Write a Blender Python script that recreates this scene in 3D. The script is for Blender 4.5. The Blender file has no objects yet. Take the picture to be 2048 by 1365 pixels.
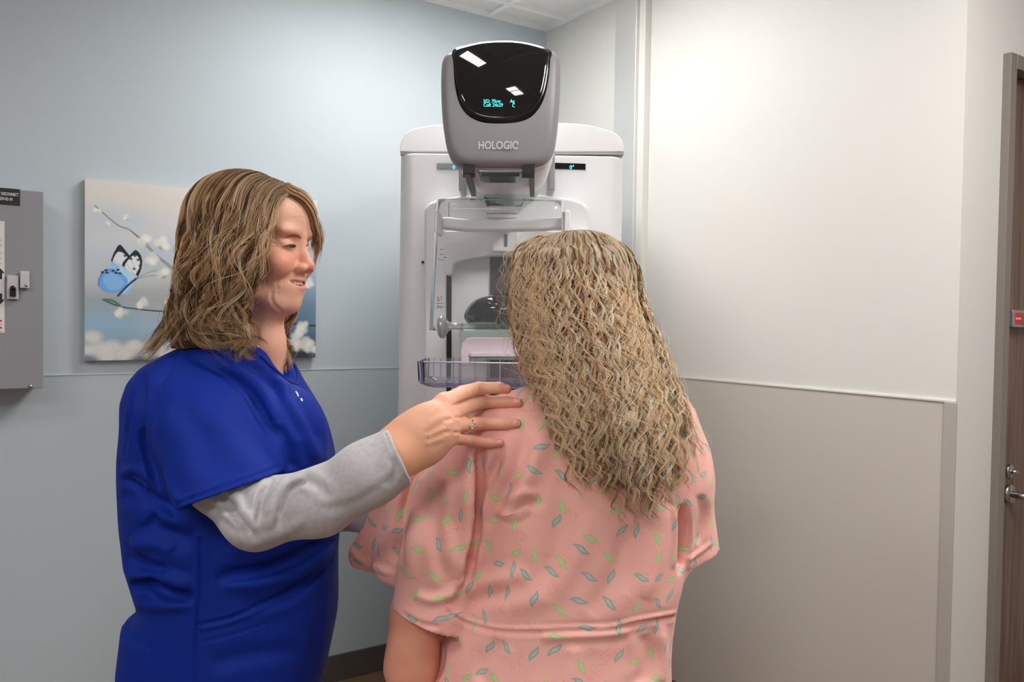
import bpy, bmesh, math, random
import numpy as np
from mathutils import Vector, Matrix
from mathutils.bvhtree import BVHTree

# ------------------------------------------------------------------ camera, world, exposure, lamps
random.seed(7); RNG = np.random.default_rng(7)
W_PX, H_PX = 2048.0, 1365.0
FOC = 1658.0
CAM_H = 1.433
PITCH, ROLL = -0.0253, 0.015
scene = bpy.context.scene
COL = scene.collection
cam_data = bpy.data.cameras.new('camera')
cam_data.sensor_width = 36.0
cam_data.lens = 36.0 * FOC / W_PX
cam_data.clip_start = 0.05
cam = bpy.data.objects.new('camera', cam_data)
COL.objects.link(cam)
_fwd = Vector((0, math.cos(PITCH), math.sin(PITCH)))
_r0 = Vector((1, 0, 0)); _u0 = _r0.cross(_fwd)
_right = _r0 * math.cos(ROLL) + _u0 * math.sin(ROLL)
_up = -_r0 * math.sin(ROLL) + _u0 * math.cos(ROLL)
cam.matrix_world = Matrix(((_right.x, _up.x, -_fwd.x, 0), (_right.y, _up.y, -_fwd.y, 0),
                           (_right.z, _up.z, -_fwd.z, CAM_H), (0, 0, 0, 1)))
scene.camera = cam
CR, CU, CF = np.array(_right), np.array(_up), np.array(_fwd)
CP = np.array((0, 0, CAM_H))

world = bpy.data.worlds.new('world'); scene.world = world
world.use_nodes = True
world.node_tree.nodes['Background'].inputs[0].default_value = (0.8, 0.87, 1, 1)
world.node_tree.nodes['Background'].inputs[1].default_value = 0.3
vs = scene.view_settings
vs.view_transform = 'Standard'; vs.look = 'None'; vs.gamma = 1.0; vs.use_curve_mapping = False
vs.exposure = 0.52
scene.cycles.transparent_max_bounces = 32

def P(px, py, z):
    """world point seen at photo pixel (px,py), z metres in front of the camera"""
    return CP + z * (CF + CR * (px - W_PX / 2) / FOC - CU * (py - H_PX / 2) / FOC)

def project(V):
    d = V - CP
    zz = d @ CF
    return np.stack([W_PX / 2 + FOC * (d @ CR) / zz, H_PX / 2 - FOC * (d @ CU) / zz, zz], 1)

# room frame: C0 is the far corner, a runs along the blue wall, b along the beige wall
C0 = np.array((0.134, 3.776, 0.0)); AX = np.array((-0.831, -0.556, 0.0)); BX = np.array((0.557, -0.831, 0.0))
AX /= np.linalg.norm(AX); BX = np.array((-AX[1], AX[0], 0.0)); BX = BX if BX[1] < 0 else -BX
CEIL = 2.74
def R(a, b, z): return C0 + a * AX + b * BX + np.array((0, 0, z))
def hit(px, py, pt, n):
    d = P(px, py, 1.0) - CP
    t = np.dot(np.array(pt) - CP, n) / np.dot(d, n)
    return CP + t * d
def on_left(px, py, off=0.0):   # (a, z) of the pixel on the blue wall plane b=off
    p = hit(px, py, R(0, off, 0), BX) - C0
    return float(p @ AX), float(p[2])
def on_right(px, py, off=0.0):
    p = hit(px, py, R(off, 0, 0), AX) - C0
    return float(p @ BX), float(p[2])

# ------------------------------------------------------------------ materials
def srgb(r, g, b):
    f = lambda c: (c / 255 / 12.92) if c / 255 <= .04045 else ((c / 255 + .055) / 1.055) ** 2.4
    return (f(r), f(g), f(b), 1)
def mat(name, col, rough=0.5, metal=0.0, spec=0.5, noise=0.0, nscale=20.0, bump=0.0, bscale=200.0, emit=None, estr=1.0,
        coat=0.0, sub=0.0, sheen=0.0, attr=None):
    m = bpy.data.materials.new(name); m.use_nodes = True
    nt = m.node_tree; b = nt.nodes['Principled BSDF']
    b.inputs['Base Color'].default_value = col
    b.inputs['Roughness'].default_value = rough
    b.inputs['Metallic'].default_value = metal
    b.inputs['Specular IOR Level'].default_value = spec
    if coat: b.inputs['Coat Weight'].default_value = coat; b.inputs['Coat Roughness'].default_value = .03
    if sub:
        b.inputs['Subsurface Weight'].default_value = sub
        b.inputs['Subsurface Radius'].default_value = (.01, .004, .002); b.inputs['Subsurface Scale'].default_value = 1.0
    if sheen: b.inputs['Sheen Weight'].default_value = sheen; b.inputs['Sheen Roughness'].default_value = .5
    if emit: b.inputs['Emission Color'].default_value = emit; b.inputs['Emission Strength'].default_value = estr
    tc = nt.nodes.new('ShaderNodeTexCoord')
    src = None
    if attr:
        at = nt.nodes.new('ShaderNodeAttribute'); at.attribute_name = attr
        src = at.outputs['Color']; nt.links.new(src, b.inputs['Base Color'])
    if noise:
        n = nt.nodes.new('ShaderNodeTexNoise'); n.inputs['Scale'].default_value = nscale; n.inputs['Detail'].default_value = 4
        nt.links.new(tc.outputs['Object'], n.inputs['Vector'])
        mr = nt.nodes.new('ShaderNodeMapRange'); mr.inputs[3].default_value = 1 - noise; mr.inputs[4].default_value = 1 + noise
        nt.links.new(n.outputs[0], mr.inputs[0])
        mx = nt.nodes.new('ShaderNodeVectorMath'); mx.operation = 'SCALE'
        if src: nt.links.new(src, mx.inputs[0])
        else: mx.inputs[0].default_value = col[:3]
        nt.links.new(mr.outputs[0], mx.inputs['Scale']); nt.links.new(mx.outputs[0], b.inputs['Base Color'])
    if bump:
        n2 = nt.nodes.new('ShaderNodeTexNoise'); n2.inputs['Scale'].default_value = bscale; n2.inputs['Detail'].default_value = 3
        nt.links.new(tc.outputs['Object'], n2.inputs['Vector'])
        bp = nt.nodes.new('ShaderNodeBump'); bp.inputs['Strength'].default_value = bump; bp.inputs['Distance'].default_value = .002
        nt.links.new(n2.outputs[0], bp.inputs['Height']); nt.links.new(bp.outputs[0], b.inputs['Normal'])
    return m

def emission(name, col, s):
    m = bpy.data.materials.new(name); m.use_nodes = True; nt = m.node_tree
    for n in list(nt.nodes): nt.nodes.remove(n)
    e = nt.nodes.new('ShaderNodeEmission'); e.inputs[0].default_value = col; e.inputs[1].default_value = s
    o = nt.nodes.new('ShaderNodeOutputMaterial'); nt.links.new(e.outputs[0], o.inputs[0]); return m

def clear_plastic(name, tint, mixv=0.0, body=(.8, .85, .9, 1), rough=0.03):
    """thin clear sheet: passes light, reflects by Fresnel; mixv adds a slight milky body"""
    m = bpy.data.materials.new(name); m.use_nodes = True; nt = m.node_tree
    for n in list(nt.nodes): nt.nodes.remove(n)
    t = nt.nodes.new('ShaderNodeBsdfTransparent'); t.inputs[0].default_value = tint
    g = nt.nodes.new('ShaderNodeBsdfGlossy'); g.inputs['Roughness'].default_value = rough
    d = nt.nodes.new('ShaderNodeBsdfPrincipled'); d.inputs['Base Color'].default_value = body; d.inputs['Roughness'].default_value = .15
    fr = nt.nodes.new('ShaderNodeFresnel'); fr.inputs[0].default_value = 1.3
    m1 = nt.nodes.new('ShaderNodeMixShader'); m2 = nt.nodes.new('ShaderNodeMixShader'); m1.inputs[0].default_value = mixv
    nt.links.new(t.outputs[0], m1.inputs[1]); nt.links.new(d.outputs[0], m1.inputs[2])
    nt.links.new(fr.outputs[0], m2.inputs[0]); nt.links.new(m1.outputs[0], m2.inputs[1]); nt.links.new(g.outputs[0], m2.inputs[2])
    o = nt.nodes.new('ShaderNodeOutputMaterial'); nt.links.new(m2.outputs[0], o.inputs[0]); return m

# ------------------------------------------------------------------ mesh helpers
def link(o, parent=None):
    COL.objects.link(o)
    if parent is not None:
        o.parent = parent
        if parent.type == 'EMPTY': o.matrix_parent_inverse = Matrix.Translation(-Vector(parent['_loc']))
    return o
def obj(name, V, F, mats, parent=None, smooth=False, midx=None):
    me = bpy.data.meshes.new(name)
    me.from_pydata([tuple(map(float, v)) for v in V], [], [tuple(map(int, f)) for f in F])
    if not isinstance(mats, (list, tuple)): mats = [mats]
    for m in mats: me.materials.append(m)
    if midx is not None: me.polygons.foreach_set('material_index', np.array(midx, dtype=np.int32))
    if smooth: me.polygons.foreach_set('use_smooth', np.ones(len(me.polygons), dtype=bool))
    me.update()
    return link(bpy.data.objects.new(name, me), parent)
def fast_mesh(name, V, F, mats, parent=None, smooth=True, colors=None, uv=None, quads=True):
    """V (n,3), F (m,k) arrays"""
    V = np.ascontiguousarray(V, dtype=np.float32); F = np.ascontiguousarray(F, dtype=np.int32)
    me = bpy.data.meshes.new(name)
    me.vertices.add(len(V)); me.vertices.foreach_set('co', V.ravel())
    k = F.shape[1]
    me.loops.add(F.size); me.loops.foreach_set('vertex_index', F.ravel())
    me.polygons.add(len(F)); me.polygons.foreach_set('loop_start', np.arange(0, F.size, k, dtype=np.int32))
    me.polygons.foreach_set('loop_total', np.full(len(F), k, dtype=np.int32))
    if smooth: me.polygons.foreach_set('use_smooth', np.ones(len(F), dtype=bool))
    if not isinstance(mats, (list, tuple)): mats = [mats]
    for m in mats: me.materials.append(m)
    if colors is not None:
        ca = me.color_attributes.new('Col', 'FLOAT_COLOR', 'POINT')
        c4 = np.ones((len(V), 4), dtype=np.float32); c4[:, :3] = colors
        ca.data.foreach_set('color', c4.ravel())
    if uv is not None:
        ul = me.uv_layers.new(name='UVMap'); ul.data.foreach_set('uv', np.ascontiguousarray(uv[F.ravel()], dtype=np.float32).ravel())
    me.update(calc_edges=True); me.validate()
    return link(bpy.data.objects.new(name, me), parent)
def empty(name, loc, label, cat, group=None):
    o = bpy.data.objects.new(name, None); COL.objects.link(o)
    o.location = tuple(map(float, loc)); o['_loc'] = [float(c) for c in loc]; o.empty_display_size = .1
    o['label'] = label; o['category'] = cat
    if group: o['group'] = group
    return o
def tag(o, label=None, cat=None, kind=None, group=None):
    if label: o['label'] = label
    if cat: o['category'] = cat
    if kind: o['kind'] = kind
    if group: o['group'] = group
    return o
def bevel(o, w, seg=3, ang=30):
    m = o.modifiers.new('bevel', 'BEVEL'); m.width = w; m.segments = seg; m.limit_method = 'ANGLE'; m.angle_limit = math.radians(ang)
    o.data.polygons.foreach_set('use_smooth', np.ones(len(o.data.polygons), dtype=bool))
    wn = o.modifiers.new('wn', 'WEIGHTED_NORMAL'); wn.keep_sharp = True
    return o
BOXF = [(0, 3, 2, 1), (4, 5, 6, 7), (0, 1, 5, 4), (1, 2, 6, 5), (2, 3, 7, 6), (3, 0, 4, 7)]
def box(name, o, ux, uy, uz, m, parent=None, bev=0.0, seg=2):
    """box from corner o along three vectors"""
    o, ux, uy, uz = map(np.array, (o, ux, uy, uz))
    if np.dot(np.cross(ux, uy), uz) < 0: o = o + ux; ux = -ux
    V = [o, o + ux, o + ux + uy, o + uy, o + uz, o + ux + uz, o + ux + uy + uz, o + uy + uz]
    ob = obj(name, V, BOXF, m, parent)
    if bev: bevel(ob, bev, seg)
    return ob
def rbox(name, a0, a1, b0, b1, z0, z1, m, parent=None, bev=0.0):
    """box in the room frame"""
    return box(name, R(a0, b0, z0), AX * (a1 - a0), BX * (b1 - b0), (0, 0, z1 - z0), m, parent, bev)
def wbox(name, x0, x1, y0, y1, z0, z1, m, parent=None, bev=0.0, seg=2):
    return box(name, (x0, y0, z0), (x1 - x0, 0, 0), (0, y1 - y0, 0), (0, 0, z1 - z0), m, parent, bev, seg)
def slab(name, pts, y0, y1, m, parent=None, bev=0.0, seg=4, ang=30):
    """outline of world (x,z) pairs extruded from y0 (front) to y1 (back)"""
    area = sum(pts[i][0] * pts[(i + 1) % len(pts)][1] - pts[(i + 1) % len(pts)][0] * pts[i][1] for i in range(len(pts)))
    if area < 0: pts = pts[::-1]
    n = len(pts)
    V = [(p[0], y0, p[1]) for p in pts] + [(p[0], y1, p[1]) for p in pts]
    F = [tuple(range(n)), tuple(range(2 * n - 1, n - 1, -1))] + [((i + 1) % n, i, n + i, n + (i + 1) % n) for i in range(n)]
    ob = obj(name, V, F, m, parent)
    if bev: bevel(ob, bev, seg, ang)
    return ob
def xz(pxs, z):
    """photo pixels -> (x,z) at depth z"""
    return [(float(P(a, b, z)[0]), float(P(a, b, z)[2])) for a, b in pxs]
def catmull(pts, n, closed=False):
    pts = np.array(pts, float); m = len(pts)
    out = []
    segs = m if closed else m - 1
    for i in range(segs):
        p0, p1, p2, p3 = (pts[(i - 1) % m], pts[i], pts[(i + 1) % m], pts[(i + 2) % m]) if closed else \
            (pts[max(i - 1, 0)], pts[i], pts[i + 1], pts[min(i + 2, m - 1)])
        for t in np.linspace(0, 1, n, endpoint=False):
            out.append(.5 * ((2 * p1) + (-p0 + p2) * t + (2 * p0 - 5 * p1 + 4 * p2 - p3) * t * t + (-p0 + 3 * p1 - 3 * p2 + p3) * t ** 3))
    if not closed: out.append(pts[-1])
    return np.array(out)
def tube(name, pts, rad, m, parent=None, n=12, caps=True):
    pts = np.array(pts, float); k = len(pts)
    rad = np.full(k, rad) if np.isscalar(rad) else np.array(rad)
    T = np.gradient(pts, axis=0); T /= np.linalg.norm(T, axis=1)[:, None] + 1e-12
    up = np.array((0, 0, 1.0)) if abs(T[0][2]) < .9 else np.array((1.0, 0, 0))
    V = []
    u = np.cross(T[0], up); u /= np.linalg.norm(u)
    for i in range(k):
        u = u - T[i] * np.dot(u, T[i]); u /= np.linalg.norm(u); v = np.cross(T[i], u)
        for j in range(n):
            a = 2 * math.pi * j / n; V.append(pts[i] + rad[i] * (u * math.cos(a) + v * math.sin(a)))
    F = [(i * n + j, i * n + (j + 1) % n, (i + 1) * n + (j + 1) % n, (i + 1) * n + j) for i in range(k - 1) for j in range(n)]
    if caps: F += [tuple(range(n))[::-1], tuple(range((k - 1) * n, k * n))]
    return obj(name, V, F, m, parent, smooth=True)
def text(name, s, origin, right, up, size, m, parent=None, align='LEFT', ext=0.0004, xscale=1.0, bold=0.0):
    cu = bpy.data.curves.new('t', 'FONT'); cu.body = s; cu.size = 1.0; cu.align_x = align; cu.extrude = ext / size
    cu.offset = bold; cu.resolution_u = 3
    t = bpy.data.objects.new('t', cu); COL.objects.link(t)
    dg = bpy.context.evaluated_depsgraph_get(); me = bpy.data.meshes.new_from_object(t.evaluated_get(dg))
    bpy.data.objects.remove(t); bpy.data.curves.remove(cu)
    r = Vector(right).normalized(); u = Vector(up); u = (u - r * u.dot(r)).normalized(); n = r.cross(u)
    M = Matrix((r * size * xscale, u * size, n * size)).transposed().to_4x4(); M.translation = Vector(origin)
    me.transform(M); me.name = name; me.materials.clear(); me.materials.append(m)
    return link(bpy.data.objects.new(name, me), parent)
# ------------------------------------------------------------------ palette
M_blue = mat('blue_grey_paint', srgb(193, 205, 211), .55, noise=.015, nscale=3, bump=.06, bscale=300)
M_beige = mat('beige_paint', srgb(220, 219, 214), .55, noise=.012, nscale=3, bump=.05, bscale=300)
M_bluepanel = mat('blue_wall_panel', srgb(186, 198, 203), .38, noise=.01, nscale=4)
M_beigepanel = mat('beige_wall_panel', srgb(199, 193, 184), .38, noise=.01, nscale=4)
M_steel = mat('brushed_steel', srgb(216, 216, 213), .42, metal=.6, noise=.04, nscale=8)
M_base = mat('dark_taupe_rubber', srgb(88, 82, 76), .5)
M_tile = mat('ceiling_tile', srgb(225, 225, 222), .9, noise=.05, nscale=160, bump=.3, bscale=350)
M_grid = mat('ceiling_grid_white', srgb(238, 238, 236), .5)
M_light = emission('lamp_diffuser', (1, .97, .95, 1), 17.0)
M_whitewall = mat('back_room_paint', srgb(150, 152, 154), .6, noise=.01, nscale=3)
def wood_floor():
    m = mat('wood_plank_floor', srgb(150, 118, 90), .4)
    nt = m.node_tree; b = nt.nodes['Principled BSDF']; tc = nt.nodes['Texture Coordinate']
    br = nt.nodes.new('ShaderNodeTexBrick'); br.inputs['Scale'].default_value = 1.0
    br.inputs['Color1'].default_value = srgb(140, 110, 84); br.inputs['Color2'].default_value = srgb(120, 92, 70)
    br.inputs['Mortar'].default_value = srgb(75, 56, 42); br.inputs['Mortar Size'].default_value = .002
    br.inputs['Brick Width'].default_value = 1.2; br.inputs['Row Height'].default_value = .15
    nt.links.new(tc.outputs['Object'], br.inputs['Vector'])
    mp = nt.nodes.new('ShaderNodeMapping'); mp.inputs['Scale'].default_value = (2, 30, 1)
    n = nt.nodes.new('ShaderNodeTexNoise'); n.inputs['Scale'].default_value = 2; n.inputs['Detail'].default_value = 6
    nt.links.new(tc.outputs['Object'], mp.inputs[0]); nt.links.new(mp.outputs[0], n.inputs['Vector'])
    mr = nt.nodes.new('ShaderNodeMapRange'); mr.inputs[3].default_value = .75; mr.inputs[4].default_value = 1.2
    nt.links.new(n.outputs[0], mr.inputs[0])
    sc_ = nt.nodes.new('ShaderNodeVectorMath'); sc_.operation = 'SCALE'
    nt.links.new(br.outputs[0], sc_.inputs[0]); nt.links.new(mr.outputs[0], sc_.inputs['Scale']); nt.links.new(sc_.outputs[0], b.inputs['Base Color'])
    return m
M_floor = wood_floor()

# ------------------------------------------------------------------ room shell (b_room)
T = .12
BW, AW, BB, AA = 1.891, 4.6, 4.7, -1.55      # end of beige wall, far ends of the room
tag(rbox('floor', AA - T, AW + T, -T, BB + T, -.1, 0, M_floor), kind='structure')
tag(rbox('ceiling', AA - T, AW + T, -T, BB + T, CEIL + .012, CEIL + .1, M_tile), kind='structure')
tag(rbox('wall_left', -T, AW, -T, 0, 0, CEIL + .01, M_blue), kind='structure')
SEAM = on_left(640, 740)[1]
tag(rbox('wall_right', -T, 0, 0, BW, 0, CEIL + .01, M_beige), kind='structure')
# door wall runs away from the outside corner
DZ = 2.19
def on_dw(px, py, off=0.0):
    p = hit(px, py, R(0, BW + off, 0), BX) - C0
    return float(p @ AX), float(p[2])
dj = on_dw(1998, 400)[0]            # outer edge of the door frame
door_w = .96
tag(rbox('wall_door_side', dj, -T, BW - T, BW, 0, CEIL + .01, M_beige), kind='structure')
tag(rbox('wall_door_far', AA, dj - door_w, BW - T, BW, 0, CEIL + .01, M_beige), kind='structure')
tag(rbox('wall_door_top', dj - door_w, dj, BW - T, BW, DZ, CEIL + .01, M_beige), kind='structure')
tag(rbox('wall_far_right', AA - T, AA, BW, BB, 0, CEIL + .01, M_beige), kind='structure')
tag(rbox('wall_back', AA - T, AW + T, BB, BB + T, 0, CEIL + .01, M_whitewall), kind='structure')
tag(rbox('wall_near_left', AW, AW + T, 0, BB, 0, CEIL + .01, M_whitewall), kind='structure')
# wall protection panels up to about 1.22 m, with a paler strip standing in for the seam highlight
tag(rbox('trim_1', 0.0, AW, 0, .003, .10, SEAM, M_bluepanel), kind='structure')
tag(rbox('trim_2', 0.0, AW, 0, .005, SEAM, SEAM + .004, mat('pale_blue_seam_highlight', srgb(205, 218, 223), .4)), kind='structure')
col_b0, col_b1 = on_right(1226, 300, .045)[0], on_right(1268, 300, .045)[0]
tag(rbox('trim_3', -.001, .004, col_b1, BW, .10, SEAM, M_beigepanel, bev=.001), kind='structure')
tag(rbox('trim_4', 0, .007, col_b1, BW + .002, SEAM, SEAM + .005, mat('pale_beige_seam_highlight', srgb(222, 219, 212), .4)), kind='structure')
tag(rbox('trim_5', 0, .0075, BW - .030, BW + .005, .1, SEAM, mat('corner_cap_vinyl', srgb(176, 172, 166), .4), bev=.002), kind='structure')
tag(rbox('trim_6', 0, .045, col_b0, col_b1, .0, CEIL + .01, M_steel, bev=.003), kind='structure')
tag(rbox('trim_7', 0, .03, col_b1, col_b1 + .035, .0, CEIL + .01, M_beige, bev=.002), kind='structure')
# baseboards
tag(rbox('baseboard_left', 0, AW, 0, .010, 0, .105, M_base, bev=.002), kind='structure')
tag(rbox('baseboard_right', 0, .010, col_b1 + .036, BW, 0, .105, M_base, bev=.002), kind='structure')
tag(rbox('baseboard_door', dj, 0, BW, BW + .010, 0, .105, M_base, bev=.002), kind='structure')
tag(rbox('baseboard_corner', 0, .010, 0.011, col_b0, 0, .105, M_base, bev=.002), kind='structure')
# ceiling: wall angle and the tee grid
tag(rbox('trim_8', 0, AW, 0, .022, CEIL - .004, CEIL + .012, M_grid), kind='structure')
tag(rbox('trim_9', 0, .022, 0.022, BW, CEIL - .004, CEIL + .012, M_grid), kind='structure')
k = 10
for i in range(-3, 8):
    a = .316 + .61 * i
    if AA < a < AW:
        tag(rbox('trim_%d' % k, a - .012, a + .012, .022 if a > 0 else BW, BB, CEIL - .004, CEIL + .012, M_grid), kind='structure'); k += 1
for j in range(0, 8):
    b = .168 + .61 * j
    if b < BB:
        tag(rbox('trim_%d' % k, .022 if b < BW else AA, AW, b - .012, b + .012, CEIL - .0035, CEIL + .012, M_grid), kind='structure'); k += 1
# ceiling lamps, the last three unseen and added: troffers, each with a frame and a lit diffuser
def troffer(a, b, la, lb, label, m=M_light):
    t = empty('ceiling_light', R(a, b, CEIL), label, 'ceiling light', 'recessed ceiling lights')
    z0, z1 = CEIL - .008, CEIL + .011
    fw = .03
    V = []; F = []
    def bx(a0, a1, b0, b1):
        n = len(V)
        for zz in (z0, z1):
            for aa, bb in ((a0, b0), (a1, b0), (a1, b1), (a0, b1)): V.append(R(aa, bb, zz))
        F.extend([tuple(n + q for q in f) for f in BOXF])
    bx(a - la / 2, a + la / 2, b - lb / 2, b - lb / 2 + fw); bx(a - la / 2, a + la / 2, b + lb / 2 - fw, b + lb / 2)
    bx(a - la / 2, a - la / 2 + fw, b - lb / 2 + fw, b + lb / 2 - fw); bx(a + la / 2 - fw, a + la / 2, b - lb / 2 + fw, b + lb / 2 - fw)
    obj('frame', V, F, M_grid, t)
    rbox('diffuser', a - la / 2 + fw, a + la / 2 - fw, b - lb / 2 + fw, b + lb / 2 - fw, CEIL - .003, CEIL + .006, m, t)
troffer(.86, .86, .60, .60, 'recessed troffer nearest the mammography machine')
troffer(1.72, 1.80, .16, .30, 'small recessed troffer in the middle of the ceiling, nearer the machine')
troffer(1.75, 2.62, .20, .32, 'small recessed troffer in the middle of the ceiling, farther from the machine')
troffer(3.4, 3.9, 1.19, .60, 'added unseen ceiling lamp behind the camera, lighting the two women')  # unseen lamp added to light the women from the camera side
troffer(3.5, 2.2, .586, .586, 'added unseen ceiling lamp at the far left, past the blue wall picture')  # unseen lamp added at the left to light the two women
troffer(0.62, 2.913, .586, 1.19, 'added unseen ceiling lamp nearest the wooden door')  # unseen lamp added for general room light

# ------------------------------------------------------------------ door on the right
M_doorwood = None
def door_wood():
    m = mat('dark_walnut_laminate', srgb(96, 74, 62), .42)
    nt = m.node_tree; b = nt.nodes['Principled BSDF']; tc = nt.nodes['Texture Coordinate']
    mp = nt.nodes.new('ShaderNodeMapping'); mp.inputs['Scale'].default_value = (40, 40, 1.5)
    n = nt.nodes.new('ShaderNodeTexNoise'); n.inputs['Scale'].default_value = 2.0; n.inputs['Detail'].default_value = 8; n.inputs['Distortion'].default_value = .6
    cr = nt.nodes.new('ShaderNodeValToRGB'); cr.color_ramp.elements[0].color = srgb(84, 62, 52); cr.color_ramp.elements[0].position = .3
    cr.color_ramp.elements[1].color = srgb(126, 99, 84); cr.color_ramp.elements[1].position = .7
    nt.links.new(tc.outputs['Object'], mp.inputs[0]); nt.links.new(mp.outputs[0], n.inputs['Vector'])
    nt.links.new(n.outputs[0], cr.inputs[0]); nt.links.new(cr.outputs[0], b.inputs['Base Color'])
    return m
M_doorwood = door_wood()
M_frame = mat('grey_brown_door_frame', srgb(128, 120, 112), .4)
M_satin = mat('satin_nickel', srgb(190, 188, 185), .25, metal=1.0)
M_dark = mat('black_plastic', srgb(22, 22, 24), .35)
fr = on_dw(2025, 700)[0]           # inner edge of the frame face
fo = .022
df = obj('door_frame', *(lambda V, F: (V, F))(*(lambda L: ([p for q in L for p in q], [tuple(8 * i + c for c in f) for i in range(len(L)) for f in BOXF]))(
    [[R(a, b, z) for z in (z0, z1) for a, b in ((a0, b0), (a1, b0), (a1, b1), (a0, b1))] for a0, a1, b0, b1, z0, z1 in (
        (dj - .035, dj, BW - .1, BW + fo, 0, DZ), (dj - .06, dj - .035, BW - .1, BW + .004, 0, DZ - .035),
        (dj - door_w, dj - door_w + .05, BW - .1, BW + fo, 0, DZ), (dj - door_w + .05, dj - .035, BW - .1, BW + fo, DZ - .04, DZ))])), M_frame)
bevel(df, .002, 2); tag(df, kind='structure')
dl = rbox('door_1', dj - door_w + .05, dj - .062, BW - .06, BW - .016, .008, DZ - .045, M_doorwood, bev=.0015); tag(dl, kind='structure')
FY = BW - .016
# lever set and cylinder
def dwp(px, py, off): a, z = on_dw(px, py, off - BW); return a, z
la, lz = dwp(2016, 988, FY)
la = min(la, dj - .10)
def rp(a, b, z): return R(a, b, z)
rose = tube('lever_rose', [rp(la, FY, lz), rp(la, FY + .010, lz)], [.027, .027], M_satin, dl, n=28)
tube('door_lever', catmull([rp(la, FY, lz), rp(la, FY + .035, lz), rp(la - .012, FY + .052, lz), rp(la - .05, FY + .055, lz - .001), rp(la - .13, FY + .052, lz - .003)], 6), .0095, M_satin, dl, n=14)
cz = lz + .065
tube('lock_escutcheon', [rp(la - .004, FY, cz), rp(la - .004, FY + .006, cz)], [.021, .019], M_satin, dl, n=28)
tube('thumb_turn', [rp(la - .004, FY, cz), rp(la - .004, FY + .022, cz)], [.008, .006], M_satin, dl, n=16)
rbox('strike_plate', dj - .0345, dj - .0335, BW - .02, BW + .018, lz - .06, lz + .075, M_satin, df)
# indicator bolt reading OCCUPIED
ia0, iz1 = dwp(2011, 620, FY); iz0 = dwp(2011, 655, FY)[1]
ia0 = min(ia0, dj - .066); ind = rbox('privacy_indicator', ia0 - .115, ia0, FY, FY + .022, iz0, iz1, mat('indicator_silver', srgb(170, 172, 178), .3, metal=.7), dl, bev=.004)
rbox('indicator_window', ia0 - .047, ia0 - .011, FY + .0215, FY + .0228, iz0 + .009, iz1 - .008, mat('indicator_red', srgb(215, 18, 14), .3), ind)
text('indicator_text', 'OCCUPIED', R(ia0 - .013, FY + .0232, (iz0 + iz1) / 2 - .003), -AX, (0, 0, 1), .0085, mat('indicator_white', srgb(245, 215, 205), .4), ind, xscale=.72)
rbox('indicator_grip', ia0 - .105, ia0 - .055, FY + .02, FY + .030, iz0 + .007, iz1 - .007, mat('grip_grey', srgb(120, 124, 124), .4), ind, bev=.004)

# ------------------------------------------------------------------ electrical cabinet on the blue wall
ca1, cz1 = on_left(87, 384, .16); cz0 = on_left(85, 777, .16)[1]
M_cab = mat('grey_powder_coat', srgb(146, 146, 150), .42, noise=.02, nscale=5, bump=.05, bscale=500)
cab = empty('electrical_cabinet', R(ca1 + .25, 0, cz0), 'grey metal disconnect cabinet mounted on the blue wall, cut off by the left edge', 'electrical cabinet')
rbox('cabinet_body', ca1 + .001, ca1 + .5, .005, .15, cz0 + .006, cz1 - .003, M_cab, cab, bev=.002)
cdoor = rbox('cabinet_door', ca1, ca1 + .502, .15, .162, cz0, cz1, M_cab, cab, bev=.003)
B1 = .1625
def cpt(px, py, off=B1): return on_left(px, py, off)
a0, z1 = cpt(40, 379); _, z0 = cpt(40, 412)
rbox('name_label', a0, a0 + .20, B1, B1 + .0008, z0, z1, mat('black_label', srgb(26, 26, 26), .5), cab)
M_wtext = mat('label_white', srgb(225, 222, 230), .5)
text('label_text', 'X-RAY DISCONNECT', R(cpt(37, 390)[0], B1 + .001, cpt(37, 393)[1]), -AX, (0, 0, 1), .0125, M_wtext, cab, align='RIGHT', xscale=.56, bold=.02)
text('label_text', '4DP-H2-1N', R(cpt(25, 400)[0], B1 + .001, cpt(25, 402)[1]), -AX, (0, 0, 1), .0125, M_wtext, cab, align='RIGHT', xscale=.56, bold=.02)
a0, z1 = cpt(9, 443); z0 = cpt(8, 666)[1]
card = rbox('instruction_card', a0, a0 + .17, B1, B1 + .001, z0, z1, mat('white_card', srgb(226, 221, 224), .5), cab)
M_ink = mat('black_ink', srgb(30, 28, 30), .5); M_red = mat('red_ink', srgb(205, 20, 20), .5)
M_greyink = mat('grey_ink', srgb(110, 106, 110), .6)
for yy, mm, ww, hh in ((481, M_greyink, .11, .0016), (491, M_greyink, .09, .0016), (507, M_greyink, .09, .0016), (517, M_greyink, .1, .0016), (528, M_greyink, .08, .0016),
                       (642, M_red, .14, .0055), (656, M_red, .14, .0055), (649, M_greyink, .12, .0018), (664, M_greyink, .12, .0016)):
    zz = cpt(5, yy)[1]
    rbox('printed_line', a0 + .007, a0 + .007 + ww, B1 + .001, B1 + .0013, zz - hh / 2, zz + hh / 2, mm, card)
for yy, s in ((548, 1), (598, -1)):
    aa, zz = cpt(1, yy)
    q = [(-.004, -.016), (.004, -.016), (.004, .002), (.011, .002), (0, .016), (-.011, .002), (-.004, .002)]
    V = [R(aa + u, B1 + .0013, zz + s * w) for u, w in q]
    obj('printed_arrow', V, [tuple(range(7))], M_ink, card)
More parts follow.
